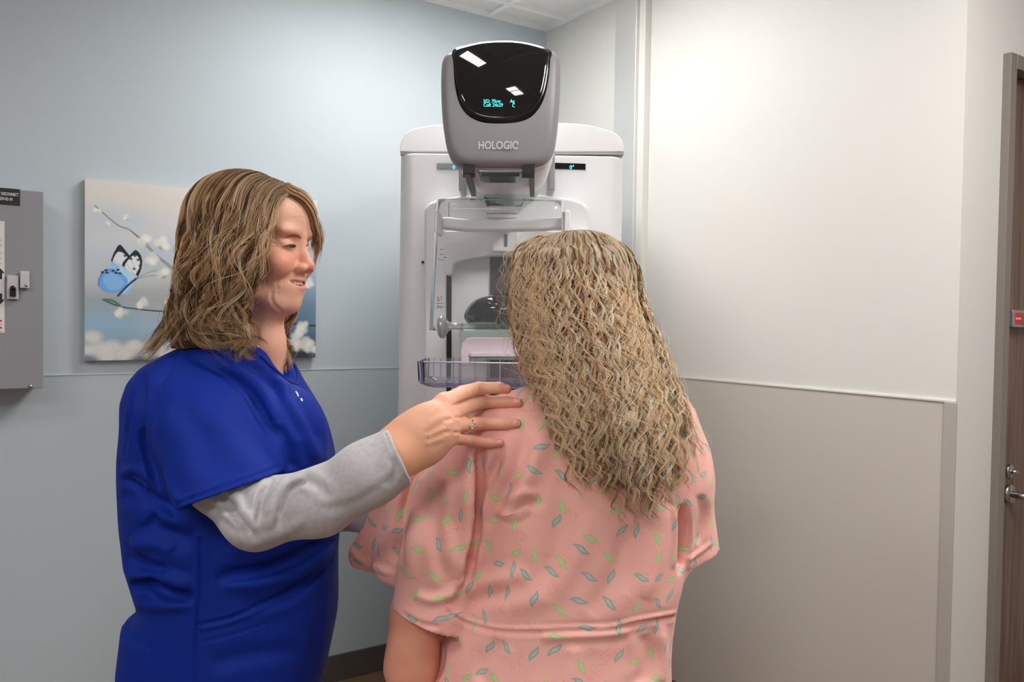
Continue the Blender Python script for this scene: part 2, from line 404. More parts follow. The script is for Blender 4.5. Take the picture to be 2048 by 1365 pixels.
# latch housings
M_latch = mat('latch_plastic', srgb(200, 198, 200), .35)
aL, zT = cpt(13, 551); aR = cpt(37, 551)[0]; zB = cpt(13, 599)[1]
l1 = rbox('latch_housing', aR, aL, B1, B1 + .014, zB, zT, M_latch, cab, bev=.003)
am = (aL + aR) / 2; zm = zB + (zT - zB) * .36
tube('latch_knob', [R(am, B1 + .014, zm + .008), R(am, B1 + .026, zm + .008)], [.0075, .006], M_dark, l1, n=18)
rbox('latch_handle', am - .008, am + .008, B1 + .014, B1 + .021, zm - .018, zm + .006, M_dark, l1, bev=.002)
aL, zT = cpt(39, 543); aR = cpt(58, 543)[0]; zB = cpt(39, 577)[1]
l2 = rbox('latch_cover', aR, aL, B1, B1 + .020, zB, zT, M_latch, cab, bev=.003)
tube('latch_screw', [R(aR + .008, B1 + .02, zB + .009), R(aR + .008, B1 + .0235, zB + .009)], [.0048, .004], M_satin, l2, n=14)
sa, sz = cpt(61, 773); tube('cabinet_screw', [R(sa, B1, sz), R(sa, B1 + .005, sz)], [.006, .005], M_satin, cab, n=14)
# ------------------------------------------------------------------ canvas print on the blue wall (painted as colours on a fine grid)
pa1, pz1 = on_left(170, 357, .03); pz0 = on_left(170, 722, .03)[1]; pa0 = on_left(631, 714, .03)[0]
pw, ph = pa1 - pa0, pz1 - pz0
NX, NZ = 560, 440
U, Vv = np.meshgrid(np.linspace(0, 1, NX), np.linspace(0, 1, NZ))   # U left->right, Vv top->down
img = np.zeros((NZ, NX, 3))
def L(c): return np.array(srgb(*c)[:3])
def over(mask, c): 
    global img
    m = np.clip(mask, 0, 1)[..., None]; img = img * (1 - m) + L(c) * m
ys = [0, .22, .42, .55, .66, .80, .9, 1.0]
cs = [L(c) for c in ((228, 224, 217), (218, 215, 210), (198, 210, 220), (190, 196, 194), (160, 172, 174), (150, 186, 212), (146, 170, 186), (130, 146, 152))]
for ch in range(3): img[..., ch] = np.interp(Vv, ys, [c[ch] for c in cs])
r2 = np.random.default_rng(3)
def blob(u, v, ru, rv, c, al=1.0, hard=1.0, ang=0.0):
    du, dv = (U - u) * pw, (Vv - v) * ph
    ca_, sa_ = math.cos(ang), math.sin(ang)
    d = np.sqrt(((du * ca_ + dv * sa_) / (ru * pw)) ** 2 + ((-du * sa_ + dv * ca_) / (rv * pw)) ** 2)
    over(al * np.clip((1 - d) * hard + (0 if hard > 1 else 0), 0, 1) ** (1 if hard > 1 else .8), c)
for _ in range(26):
    blob(r2.uniform(0, 1), r2.uniform(0, .95), r2.uniform(.08, .22), r2.uniform(.06, .14),
         [(170, 198, 226), (206, 208, 206), (150, 184, 214), (226, 222, 214), (178, 184, 180)][r2.integers(5)], .35, 1)
blob(.85, .55, .25, .35, (98, 148, 182), .7); blob(.93, .8, .2, .22, (52, 92, 124), .75); blob(.98, .93, .3, .10, (44, 58, 66), .8)
blob(.12, .98, .16, .07, (60, 96, 112), .8); blob(.3, .99, .2, .05, (66, 88, 98), .7)
def line(pts, w, c, al=1.0, soft=.35):
    pts = catmull(pts, 6)
    best = np.full(U.shape, 9.)
    for (x0, y0), (x1, y1) in zip(pts[:-1], pts[1:]):
        dx, dy = (x1 - x0) * pw, (y1 - y0) * ph; l2 = dx * dx + dy * dy + 1e-12
        px_, py_ = (U - x0) * pw, (Vv - y0) * ph
        t = np.clip((px_ * dx + py_ * dy) / l2, 0, 1)
        best = np.minimum(best, np.hypot(px_ - t * dx, py_ - t * dy))
    over(al * np.clip((w - best) / (w * soft) , 0, 1), c)
def poly(pts, c, al=1.0, edge=None):
    pts = np.array(pts); inside = np.zeros(U.shape, bool)
    for i in range(len(pts)):
        x0, y0 = pts[i]; x1, y1 = pts[(i + 1) % len(pts)]
        cnd = ((y0 > Vv) != (y1 > Vv)) & (U < (x1 - x0) * (Vv - y0) / (y1 - y0 + 1e-12) + x0)
        inside ^= cnd
    over(inside * al, c)
def q(px, py):       # photo pixel -> picture coordinate
    a, z = on_left(px, py, .03); return ((pa1 - a) / pw, (pz1 - z) / ph)
def Q(*l): return [q(*p) for p in l]
for px, py, r in ((185, 675, .05), (200, 700, .06), (225, 695, .055), (260, 700, .06), (270, 690, .04), (215, 715, .05), (245, 712, .05), (300, 700, .06), (330, 705, .05), (175, 700, .04), (350, 690, .04)):
    u, v = q(px, py); blob(u, v, r, r * .75, (226, 224, 220), .85, 1.6)
for px, py in ((583, 720), (605, 715), (560, 712)): u, v = q(px, py); blob(u, v, .06, .03, (30, 40, 44), .8, 1.5)
# branches
line(Q((190, 412), (235, 450), (262, 462), (300, 500), (340, 535), (380, 558)), .0028, (118, 110, 92), .85, .6)
line(Q((262, 462), (285, 480), (320, 515), (360, 545)), .0018, (88, 80, 66), .9, .6)
line(Q((207, 600), (235, 612), (270, 618), (330, 623), (400, 618)), .0030, (58, 62, 60), .95, .4)
line(Q((207, 600), (225, 602), (240, 612)), .0060, (70, 112, 88), .85, .5)
line(Q((560, 642), (600, 650), (632, 652)), .0042, (44, 50, 54), .95, .4)
line(Q((600, 655), (585, 672), (575, 700)), .0042, (50, 62, 58), .8, .4)
line(Q((560, 700), (600, 708), (632, 703)), .007, (40, 46, 52), .8, .5)
def blossom(px, py, s, al=.95, seed=0):
    rr = np.random.default_rng(int(px * 7 + py)); u, v = q(px, py)
    blob(u, v + s * .5, s * .5, s * .35, (150, 160, 96), al * .8, 3)
    for k in range(6):
        an = rr.uniform(0, 6.28); blob(u + math.cos(an) * s * .4, v + math.sin(an) * s * .45, s * .62, s * .5, [(232, 232, 224), (214, 218, 212), (240, 239, 233)][k % 3], al * .9, 1.7, an)
for px, py, s in ((195, 420, .02), (253, 435, .018), (215, 448, .014), (290, 482, .036), (325, 487, .042), (303, 517, .038), (325, 547, .034), (282, 605, .034), (243, 626, .032), (342, 590, .024), (338, 602, .026),
                  (617, 566, .034), (598, 672, .046), (612, 690, .05), (590, 690, .04), (607, 655, .04), (560, 690, .04), (625, 700, .03)):
    blossom(px, py, s)
# butterfly: black edged white upper wings, blue lower wings, dark body and feelers
def wing(pts, c, al=1.0): poly(catmull(Q(*pts), 8, True), c, al)
wing([(222, 524), (232, 498), (240, 490), (250, 500), (262, 518), (255, 528), (248, 545), (235, 535)], (24, 24, 28))
wing([(226, 522), (236, 504), (248, 508), (258, 522), (248, 540), (236, 534)], (226, 230, 236))
wing([(222, 524), (236, 530), (262, 548), (262, 575), (250, 590), (230, 560), (224, 540)], (150, 200, 240), .95)
wing([(244, 530), (262, 508), (272, 501), (282, 512), (284, 530), (278, 550), (266, 566), (256, 552)], (20, 20, 24))
wing([(250, 530), (266, 512), (276, 514), (280, 530), (272, 548), (262, 560), (256, 546)], (232, 236, 240))
wing([(243, 532), (262, 545), (274, 552), (268, 566), (250, 585), (240, 585), (235, 550)], (180, 222, 246), .95)
wing([(198, 560), (206, 542), (222, 537), (240, 545), (255, 560), (248, 580), (225, 587), (205, 582), (197, 572)], (112, 172, 232))
wing([(206, 560), (216, 546), (236, 552), (248, 565), (240, 578), (218, 580)], (138, 194, 243), .8)
line(Q((197, 572), (198, 560), (206, 543)), .003, (66, 108, 190), .7)
for px, py in ((212, 541), (205, 545), (226, 542), (232, 546), (240, 547), (214, 546), (236, 540)): blob(*q(px, py), .008, .005, (26, 32, 60), 1, 4)
for px, py in ((231, 505), (240, 502), (250, 512), (262, 518), (270, 512), (276, 520), (280, 532), (268, 538)): blob(*q(px, py), .007, .006, (26, 26, 30), .9, 4)
for a_, b_ in (((228, 522), (252, 538)), ((252, 526), (270, 552)), ((262, 520), (274, 545))): line(Q(a_, b_), .0007, (120, 120, 130), .8)
line(Q((236, 592), (255, 572), (272, 558)), .0042, (34, 44, 84), 1, .4)
line(Q((272, 558), (295, 546), (316, 541)), .0008, (70, 74, 92)); line(Q((272, 558), (298, 552), (318, 552)), .0008, (70, 74, 92))
grid = np.stack([pa1 - U * pw, np.full_like(U, .0301), pz1 - Vv * ph], -1).reshape(-1, 3)
Vw = C0 + grid[:, :1] * AX + grid[:, 1:2] * BX; Vw[:, 2] = grid[:, 2]
ii = np.arange(NX * NZ).reshape(NZ, NX)
Fq = np.stack([ii[:-1, :-1], ii[1:, :-1], ii[1:, 1:], ii[:-1, 1:]], -1).reshape(-1, 4)
pic = empty('canvas_print', R((pa0 + pa1) / 2, 0, pz0), 'unframed canvas print of a blue butterfly and white blossoms on the blue wall', 'picture')
rbox('canvas_panel', pa0, pa1, .004, .030, pz0, pz1, mat('canvas_white', srgb(220, 220, 218), .6), pic)
fast_mesh('printed_image', Vw, Fq, mat('canvas_ink', (.8, .8, .8, 1), .6, attr='Col', bump=.15, bscale=900), pic, smooth=False, colors=img.reshape(-1, 3))
# ------------------------------------------------------------------ mammography machine
def oy(px, py, y):
    d = P(px, py, 1.0) - CP; t = y / d[1]; q = CP + t * d; return float(q[0]), float(q[2])
def xy_(pxs, y): return [oy(a, b, y) for a, b in pxs]
M_white = mat('machine_white', srgb(238, 237, 238), .35, noise=.008, nscale=4)
M_white2 = mat('machine_warm_white', srgb(240, 237, 238), .32)
M_mint = mat('machine_mint', srgb(196, 218, 208), .35)
M_shell = mat('machine_grey_shell', srgb(150, 147, 150), .38, noise=.015, nscale=40, bump=.12, bscale=900)
M_gloss = mat('gloss_black_glass', (.006, .006, .007, 1), .03, spec=.6, coat=.3)
M_bezel = mat('black_bezel', (.004, .004, .004, 1), .15)
M_blk = mat('black_rubber', srgb(24, 24, 26), .5)
M_rail = mat('rail_grey', srgb(105, 104, 106), .35, metal=.4)
M_silver = mat('knob_silver', srgb(198, 196, 198), .28, metal=.5)
M_pinkw = mat('paddle_pale_mauve', srgb(222, 206, 212), .4)
M_ltext = emission('cyan_display', (.10, .85, .72, 1), 1.6)
YC = 2.60
bx_, bz_ = oy(1024, 640, YC)
mach = empty('mammography_machine', (bx_, 2.8, 0), 'white mammography machine with grey tube head and black display in the room corner', 'medical machine')
# column: rounded plan, floor to cap
def plan_loft(name, x0, x1, y0, y1, zs, insets, m, rad=.06, n=8, dome=None):
    """vertical loft of a rounded rectangle; insets shrink it; dome(x) lifts the top ring"""
    V = []; F = []; rings = len(zs)
    for z, ins in zip(zs, insets):
        r = max(rad - ins * .3, .01)
        xa, xb, ya, yb = x0 + ins, x1 - ins, y0 + ins, y1 - ins * .5
        ring = []
        for cx, cy, a0 in ((xb - r, yb - r, 0), (xa + r, yb - r, 90), (xa + r, ya + r, 180), (xb - r, ya + r, 270)):
            for k in range(n + 1):
                a = math.radians(a0 + 90 * k / n); ring.append((cx + r * math.cos(a), cy + r * math.sin(a)))
        for s in range(4):   # densify the straight runs for the dome
            pass
        for (x, y) in ring: V.append((x, y, z + (dome(x, z) if dome else 0)))
    c = 4 * (n + 1)
    F = [(i * c + j, i * c + (j + 1) % c, (i + 1) * c + (j + 1) % c, (i + 1) * c + j) for i in range(rings - 1) for j in range(c)]
    F += [tuple(range(c))[::-1], tuple(range((rings - 1) * c, rings * c))]
    return V, F
xl, zt = oy(798, 306, YC); xr, _ = oy(1250, 306, YC)
V, F = plan_loft('c', xl, xr, YC, 3.12, [.10, .12, zt - .004, zt], [.006, 0, 0, .003], M_white, rad=.05)
o = obj('gantry_column', V, F, M_white, mach); bevel(o, .004, 2, 40)
# floor base
V, F = plan_loft('c', xl - .02, xr + .02, YC - .02, 3.14, [.0, .085, .10], [0, 0, .012], M_white, rad=.06)
o = obj('base', V, F, M_white2, mach); bevel(o, .004, 2, 40)
# cap with a shallow domed crown
capf = [(800, 304), (801, 290), (806, 275), (816, 264), (832, 257), (880, 250), (950, 246), (1024, 244), (1100, 246), (1165, 249), (1205, 258), (1229, 266), (1241, 277), (1247, 292), (1248, 304)]
cs_ = catmull(np.array(xy_(capf, YC + .01)), 4)
slab('cap', [tuple(p) for p in cs_], YC + .006, 3.10, M_white2, mach, bev=.022, seg=6, ang=25)
slab('cap_seam', xy_([(801, 303), (1247, 303), (1248, 309), (800, 309)], YC + .012), YC + .012, 3.09, mat('seam_grey', srgb(190, 187, 187), .5), mach)
# angle displays
for pts, tx in (([(874, 327), (924, 327), (924, 339), (874, 339)], (905, 338)), ([(1108, 326), (1171, 328), (1171, 340), (1108, 338)], (1139, 338))):
    d = slab('angle_display', xy_(pts, YC), YC - .003, YC + .01, M_bezel, mach)
    x, z = oy(tx[0], tx[1], YC - .004); text('display_text', '0°', (x, YC - .0038, z), (1, 0, 0), (0, 0, 1), .0165, M_ltext, d, ext=.0002, bold=.015)
# rotating C-arm plate in front of the column
YP = 2.47
plate = [(848, 1000), (848, 430), (850, 415), (858, 405), (880, 398), (930, 390), (1010, 387), (1080, 389), (1140, 397), (1166, 404), (1176, 414), (1178, 430), (1178, 1000)]
o = slab('c_arm_plate', xy_(plate, YP), YP, YC + .02, M_white, mach, bev=.018, seg=5)
slab('plate_seam', xy_([(897, 405), (898.6, 405), (898.6, 434), (897, 434)], YP), YP - .0006, YP + .002, mat('seam_dark', srgb(150, 146, 146), .5), mach)
# dark track at the left of the plate and central compression track
slab('side_track', xy_([(893, 540), (903, 540), (903, 860), (893, 860)], YP), YP - .004, YP + .01, M_blk, mach)
slab('compression_track', xy_([(980, 500), (1060, 500), (1060, 900), (980, 900)], YP), YP - .006, YP + .01, mat('track_grey', srgb(62, 62, 66), .35), mach, bev=.002)
# arch bracket (carriage)
YB = 2.40
arch = [(888, 462), (1180, 462), (1180, 556), (1172, 562), (1160, 556), (1158, 532), (1140, 522), (1090, 516), (1034, 511), (985, 511), (945, 516), (915, 523), (907, 527), (905, 534), (904, 545), (901, 549), (896, 551), (891, 549), (888, 543)]
slab('carriage_bracket', xy_(arch, YB), YB, YP + .005, M_white2, mach, bev=.006, seg=3, ang=20)
slab('carriage_plate', xy_([(985, 458), (1036, 458), (1036, 500), (1034, 503), (988, 503), (985, 500)], YB - .02), YB - .02, YB + .01, M_white2, mach, bev=.004)
slab('carriage_slot', xy_([(1008, 469), (1015, 469), (1015, 494), (1008, 494)], YB - .021), YB - .0215, YB - .01, mat('slot_steel', srgb(150, 150, 152), .3, metal=.8), mach)
# tube arm: body behind the grey shell, seen from below
YH = 1.95
def sect(y, pxl, pxr, pyb, pyt, m=2.6, n=44):
    x0, zb = oy(pxl, pyb, y); x1, _ = oy(pxr, pyb, y); _, zt_ = oy(1000, pyt, y)
    cx, cz, hx, hz = (x0 + x1) / 2, (zb + zt_) / 2, (x1 - x0) / 2, (zt_ - zb) / 2
    out = []
    for k in range(n):
        a = 2 * math.pi * k / n; ca, sa = math.cos(a), math.sin(a)
        out.append((cx + hx * abs(ca) ** (2 / m) * (1 if ca >= 0 else -1), y, cz + hz * abs(sa) ** (2 / m) * (1 if sa >= 0 else -1)))
    return out
S = [sect(2.005, 900, 1112, 337, 95, 4.5), sect(2.03, 902, 1112, 345, 98, 4.5), sect(2.10, 910, 1107, 364, 110, 4.5), sect(2.2, 922, 1100, 388, 130, 4.2), sect(2.28, 930, 1092, 404, 150, 4),
     sect(2.34, 938, 1086, 414, 170, 3.6), sect(2.38, 946, 1078, 418, 200, 3.4), sect(2.56, 950, 1074, 408, 240, 3.4)]
V = [p for s in S for p in s]; n = 44
F = [(i * n + (j + 1) % n, i * n + j, (i + 1) * n + j, (i + 1) * n + (j + 1) % n) for i in range(len(S) - 1) for j in range(n)] + [tuple(range(n)), tuple(range((len(S) - 1) * n, len(S) * n))[::-1]]
midx = [(1 if i >= 3 else 0) for i in range(len(S) - 1) for j in range(n)] + [0, 0]
tb = obj('tube_arm', V, F, [M_white2, M_mint], mach, smooth=True, midx=midx)
# grey shell with a leaning, gently bowed face
shell = [(878, 118), (881, 100), (887, 89), (897, 84), (903, 80), (930, 71), (965, 64), (1000, 62), (1035, 63), (1070, 69), (1102, 80), (1112, 83), (1119, 92), (1123, 106), (1124, 130), (1123, 165), (1120, 220), (1116, 262), (1111, 292), (1103, 313),
         (1091, 327), (1072, 334), (1040, 336), (1000, 336.5), (960, 336), (930, 334), (912, 327), (900, 314), (892, 296), (886, 265), (881, 225), (878, 165)]
shell = [(x, y - 8 * max(0, y - 290) / 46) for x, y in shell]
screen = [(902, 84), (930, 74), (965, 67), (1000, 65), (1035, 66), (1070, 72), (1104, 84), (1104, 105), (1101, 140), (1094, 178), (1082, 208), (1064, 229), (1040, 240), (1005, 244), (968, 242), (943, 233), (925, 217), (913, 193), (906, 160), (903, 120)]
glass = [(905, 88), (932, 77), (965, 70), (1000, 68), (1035, 69), (1068, 75), (1098, 86), (1098, 106), (1094, 140), (1087, 175), (1075, 204), (1058, 224), (1036, 234), (1003, 238), (972, 236), (948, 228), (931, 212), (919, 189), (911, 158), (907, 120)]
XC_, ZC_ = oy(1000, 200, YH); SZ0 = oy(1000, 336, YH)[1]; SZ1 = oy(1000, 62, YH)[1]
def face_y(x, z):
    v = (z - SZ0) / (SZ1 - SZ0)
    return YH + .03 + .7 * (x - XC_) ** 2 - .03 * v + .08 * max(v - .15, 0) ** 2
def bowed(name, outline, lift, depth, m, parent, rnd=.012, back=True, rings=14, nn=4):
    pl = catmull(np.array(xy_(outline, YH)), nn, True); c = pl.mean(0); k = len(pl)
    V = []; F = []
    # radial rings from centre to edge, then over the rounded edge and back
    for s in np.linspace(0.04, 1, rings) ** .8:
        for p in pl:
            q_ = c + (p - c) * s; e = (1 - s) * np.linalg.norm(p - c)
            r = max(0, 1 - e / rnd)
            V.append((q_[0], face_y(*q_) - lift + rnd * .75 * (1 - math.sqrt(max(0, 1 - r * r))), q_[1]))
    for p in pl: V.append((p[0], face_y(*p) - lift + rnd * .75 + (0.06 if back else .002), p[1]))
    if back:
        for p in pl:
            q_ = c + (p - c) * .99; V.append((q_[0], YH + depth, q_[1]))
    nr = len(V) // k
    F = [(i * k + j, i * k + (j + 1) % k, (i + 1) * k + (j + 1) % k, (i + 1) * k + j) for i in range(nr - 1) for j in range(k)]
    F += [tuple(range(k))[::-1], tuple(range((nr - 1) * k, nr * k))]
    return obj(name, V, F, m, parent, smooth=True)
sh = bowed('tube_head_shell', shell, 0, .15, M_shell, mach, rnd=.022)
sc = bowed('display_bezel', screen, .0035, .02, M_bezel, mach, rnd=.006, back=False)
gl = bowed('display_glass', glass, .0062, .02, M_gloss, mach, rnd=.004, back=False, rings=20)
def ontext(s, px, py, size, m, parent, lift, xs=1.0, **k):
    x, z = oy(px, py, YH); y = face_y(x, z) - lift
    return text(s[0], s[1], (x, y, z), (1, (face_y(x + .01, z) - face_y(x - .01, z)) / .02, 0), (0, (face_y(x, z + .01) - face_y(x, z - .01)) / .02, 1), size, m, parent, xscale=xs, **k)
ontext(('logo_text', 'HOLOGIC'), 955, 293.5, .0262, mat('logo_white', srgb(236, 234, 236), .5), sh, .0012, .80, bold=.014, ext=.0003)
ontext(('logo_mark', '°'), 1033, 291, .016, bpy.data.materials['logo_white'], sh, .0016, .8, bold=.02)
for s, px, py in (('SID: 70cm', 966, 201.5), ('Coll: 24x29', 966, 209.5), ('Ag', 1020, 201.5), ('C', 1024, 210.5)):
    ontext(('readout_text', s), px, py, .0118, M_ltext, gl, .0074, .84, bold=-.004, ext=.0001)
# recess and rails below the shell
def under(name, pxs, m, parent, y0, y1, drop=.003, th=.008):
    """plate on the arm underside: four photo pixels (front-left, front-right, back-right, back-left) at depths y0,y1"""
    a = [oy(*pxs[0], y0), oy(*pxs[1], y0), oy(*pxs[2], y1), oy(*pxs[3], y1)]
    yy = [y0, y0, y1, y1]
    V = [(p[0], y, p[1] - drop) for p, y in zip(a, yy)] + [(p[0], y, p[1] + th) for p, y in zip(a, yy)]
    return obj(name, V, BOXF, m, parent)
bevel(under('collimator_frame', [(956, 344), (1046, 344), (1043, 362), (962, 362)], mat('recess_steel', srgb(140, 140, 142), .3, metal=.6), tb, 2.01, 2.09), .003)
under('collimator_opening', [(963, 348), (1039, 348), (1036, 361), (968, 361)], M_bezel, tb, 2.011, 2.085, .006, .004)
for pl_, tp in (([(928, 343), (940, 343), (952, 387), (943, 387)], [(926, 338), (950, 338), (950, 347), (926, 347)]), ([(1058, 343), (1069, 343), (1069, 388), (1060, 388)], [(1044, 338), (1069, 338), (1069, 348), (1044, 348)])):
    r_ = under('paddle_rail', pl_, M_rail, tb, 2.00, 2.15, .008, .01)
    under('rail_catch', tp, M_blk, r_, 1.99, 2.02, .010, .012)
    for f in (.2, .55, .9):
        p0 = [(pl_[0][0] + (pl_[3][0] - pl_[0][0]) * f + 3, pl_[0][1] + 44 * f - 2)]; x = p0[0][0]; y_ = p0[0][1]; dep = 2.0 + .15 * f
        under('rail_screw', [(x, y_), (x + 4, y_), (x + 4, y_ + 2), (x, y_ + 2)], M_blk, r_, dep, dep + .01, .0095, .003)
grill = mat('vent_green', srgb(140, 172, 150), .5)
under('vent_panel', [(968, 392), (1050, 392), (1044, 411), (974, 411)], grill, tb, 2.235, 2.33, .0035, .008)
for i in range(9):
    f = i / 8; py = 393.5 + 16 * f; dep = 2.24 + .085 * f
    under('vent_slat', [(969 + 5 * f, py), (1049 - 5 * f, py), (1049 - 5 * f, py + .8), (969 + 5 * f, py + .8)], mat('vent_dark', srgb(96, 122, 104), .5) if i == 0 else bpy.data.materials['vent_dark'], tb, dep, dep + .003, .0045, .002)
# grey struts either side behind the head
for x0, x1 in ((920, 934), (1096, 1108)):
    slab('arm_strut', xy_([(x0, 300), (x1, 300), (x1, 388), (x0, 388)], 2.5), 2.44, 2.6, mat('strut_grey', srgb(170, 168, 172), .4), mach, bev=.004)
# face shield: holder block, wishbone bar, two clips and the clear sheet
YF = 2.18
slab('shield_holder', xy_([(973, 436), (973, 424), (976, 414), (979, 412), (1030, 412), (1033, 414), (1036, 424), (1036, 436)], YF), YF, 2.36, M_white2, mach, bev=.006)
slab('holder_seam', xy_([(973, 427), (1036, 427), (1036, 428.3), (973, 428.3)], YF), YF - .001, YF + .12, bpy.data.materials['seam_dark'], mach)
barp = [(882, 434), (900, 434), (912, 436), (935, 438), (1060, 438), (1090, 436), (1110, 434), (1140, 434), (1140, 458), (1105, 458), (1088, 460), (1010, 461), (935, 461), (910, 459), (882, 456)]
slab('shield_bar', xy_(barp, YF - .02), YF - .02, YF + .03, M_white2, mach, bev=.007)
M_shield = clear_plastic('clear_acrylic', (.975, .985, .985, 1), .03, (.85, .9, .92, 1))
M_edge = clear_plastic('acrylic_edge', (.62, .74, .80, 1), .45, (.55, .68, .76, 1))
for xx in (871, 1128):
    slab('shield_clip', xy_([(xx, 425), (xx + 4, 423), (xx + 10, 423), (xx + 12, 430), (xx + 13, 466), (xx + 8, 473), (xx + 1, 468), (xx - 1, 462)], YF - .03), YF - .055, YF + .01, M_white2, mach, bev=.004)
# sheet: flat front turning back at both sides with a small radius, leaning out at the bottom
def shield():
    prof = []   # (px offset along width, extra depth)
    L_, R_ = oy(878, 500, YF - .06)[0], oy(1120, 500, YF - .06)[0]
    hs = [oy(1000, 400, YF - .06)[1], oy(1000, 664, YF - .12)[1]]
    pts = []
    w = (R_ - L_)
    for t in np.linspace(0, 1, 7): pts.append((L_ - .012 * (1 - t) - .0, .09 * (1 - t) ** 1 + 0))
    pts = [(L_ - .018, .085), (L_ - .016, .06), (L_ - .012, .035), (L_ - .004, .014), (L_ + .012, .003), (L_ + .035, 0), ((L_ + R_) / 2, -.004), (R_ - .035, 0), (R_ - .012, .003), (R_ + .004, .014), (R_ + .012, .035), (R_ + .016, .06), (R_ + .018, .085)]
    pts = catmull(np.array(pts), 4)
    V = []; F = []; th = .004; mi = []
    k = len(pts); rows = 12
    for side in (0, 1):
        for i in range(rows + 1):
            v = i / rows; z = hs[0] + (hs[1] - hs[0]) * v
            for j, (x, d) in enumerate(pts):
                wid = 1 + .06 * v
                cutz = z
                if i == 0: cutz = z - max(0, d - .02) * .75          # the top corners drop away at the sides
                xx = (L_ + R_) / 2 + (x - (L_ + R_) / 2) * wid
                tx = (1 if x > (L_ + R_) / 2 else -1) * th * min(1, d / .02) if side else 0
                V.append((xx - tx, YF - .07 + .0 * v + d * (1 - .25 * v) + (th * (1 - min(1, d / .03)) if side else 0), cutz))
    N = k * (rows + 1)
    for i in range(rows):
        for j in range(k - 1):
            a = i * k + j
            F.append((a, a + 1, a + k + 1, a + k)); mi.append(0); F.append((N + a + 1, N + a, N + a + k, N + a + k + 1)); mi.append(0)
    for j in range(k - 1):
        F.append((j + 1, j, N + j, N + j + 1)); mi.append(1); b = rows * k + j; F.append((b, b + 1, N + b + 1, N + b)); mi.append(1)
    for i in range(rows):
        a = i * k; F.append((a, a + k, N + a + k, N + a)); mi.append(1); a = i * k + k - 1; F.append((a + k, a, N + a, N + a + k)); mi.append(1)
    o = obj('face_shield', V, F, [M_shield, M_edge], mach, smooth=True, midx=mi)
    tag(o, label='clear acrylic face shield with pale blue edges'); return o
fs = shield()
M_etch = mat('etched_mark', srgb(120, 112, 116), .5)
def etch(pts, w=.0009):
    y = YF - .125
    tube('etched_mark', [(oy(a, b, y)[0], y, oy(a, b, y)[1]) for a, b in pts], w, M_etch, fs, n=5)
for p in ([(880, 500), (884, 498), (886, 501)], [(879, 509), (886, 509)], [(887, 515), (893, 515)], [(877, 517), (880, 521), (884, 518), (886, 522)],
          [(875, 592), (878, 602), (884, 600), (882, 594), (886, 592)], [(878, 604), (874, 600), (880, 596)], [(872, 607), (887, 607)], [(873, 618), (877, 612), (883, 614), (887, 617)], [(875, 611), (880, 617), (886, 612)]): etch(p)
# compression device: mint housing, glossy dome, paddle clamp, side hand knobs
YD = 2.16
slab('compression_housing', xy_([(922, 660), (923, 648), (934, 640), (948, 622), (958, 608), (970, 598), (978, 590), (983, 587), (1047, 587), (1052, 590), (1060, 598), (1072, 608), (1082, 622), (1096, 640), (1107, 648), (1108, 660)], YD + .03), YD + .085, 2.42, M_mint, mach, bev=.008)
slab('compression_base', xy_([(920, 665), (922, 659), (1107, 659), (1109, 665), (1109, 720), (920, 720)], YD + .015), YD + .015, 2.42, M_mint, mach, bev=.006)
slab('top_pad', xy_([(988, 586), (1040, 586), (1046, 589), (984, 589)], YD + .05), YD + .05, 2.3, M_blk, mach)
dome = catmull(np.array(xy_([(926, 630), (929, 641), (936, 648), (948, 649.5), (1015, 650), (1082, 649.5), (1093, 648), (1101, 640), (1103, 628), (1093, 610), (1074, 597), (1050, 592), (1015, 591), (978, 592), (953, 598), (936, 611)], YD)), 4, True)
c = dome.mean(0); V = []; k = len(dome)
for s in np.linspace(.05, 1, 12):
    for p in dome: q_ = c + (p - c) * s; V.append((q_[0], YD + .034 * (s ** 2.4) + 1.2 * (q_[0] - c[0]) ** 2, q_[1]))
F = [(i * k + j, i * k + (j + 1) % k, (i + 1) * k + (j + 1) % k, (i + 1) * k + j) for i in range(11) for j in range(k)] + [tuple(range(k))[::-1], tuple(range(11 * k, 12 * k))]
obj('gloss_cover', V, F, M_gloss, mach, smooth=True)
slab('paddle_clamp', xy_([(921, 731), (921, 700), (924, 687), (932, 678), (944, 675), (1085, 675), (1097, 678), (1105, 687), (1108, 700), (1108, 731), (1090, 731), (1090, 713), (939, 713), (939, 731)], YD - .03), YD - .03, YD + .03, M_pinkw, mach, bev=.004)
slab('clamp_lip', xy_([(940, 705), (1089, 705), (1089, 714), (940, 714)], YD - .035), YD - .035, YD, M_pinkw, mach, bev=.002)
for s in (0, 1):
    def mx(px): return px if s == 0 else 2030 - px
    x0 = oy(mx(926), 652, YD)[0]; zc = oy(900, 653, YD)[1]; sg = -1 if s == 0 else 1
    L2 = abs(oy(873, 650, YD)[0] - oy(926, 650, YD)[0])
    ts = [0, .3, .48, .58, .66, .73, .80, .90, .98, 1.0]; rs = [.0085, .0085, .0095, .014, .022, .029, .032, .030, .022, .012]
    tube('hand_knob', [(x0 + sg * L2 * t, YD + .02, zc - (0 if t < .5 else .004 * (t - .5))) for t in ts], rs, M_silver, mach, n=24)
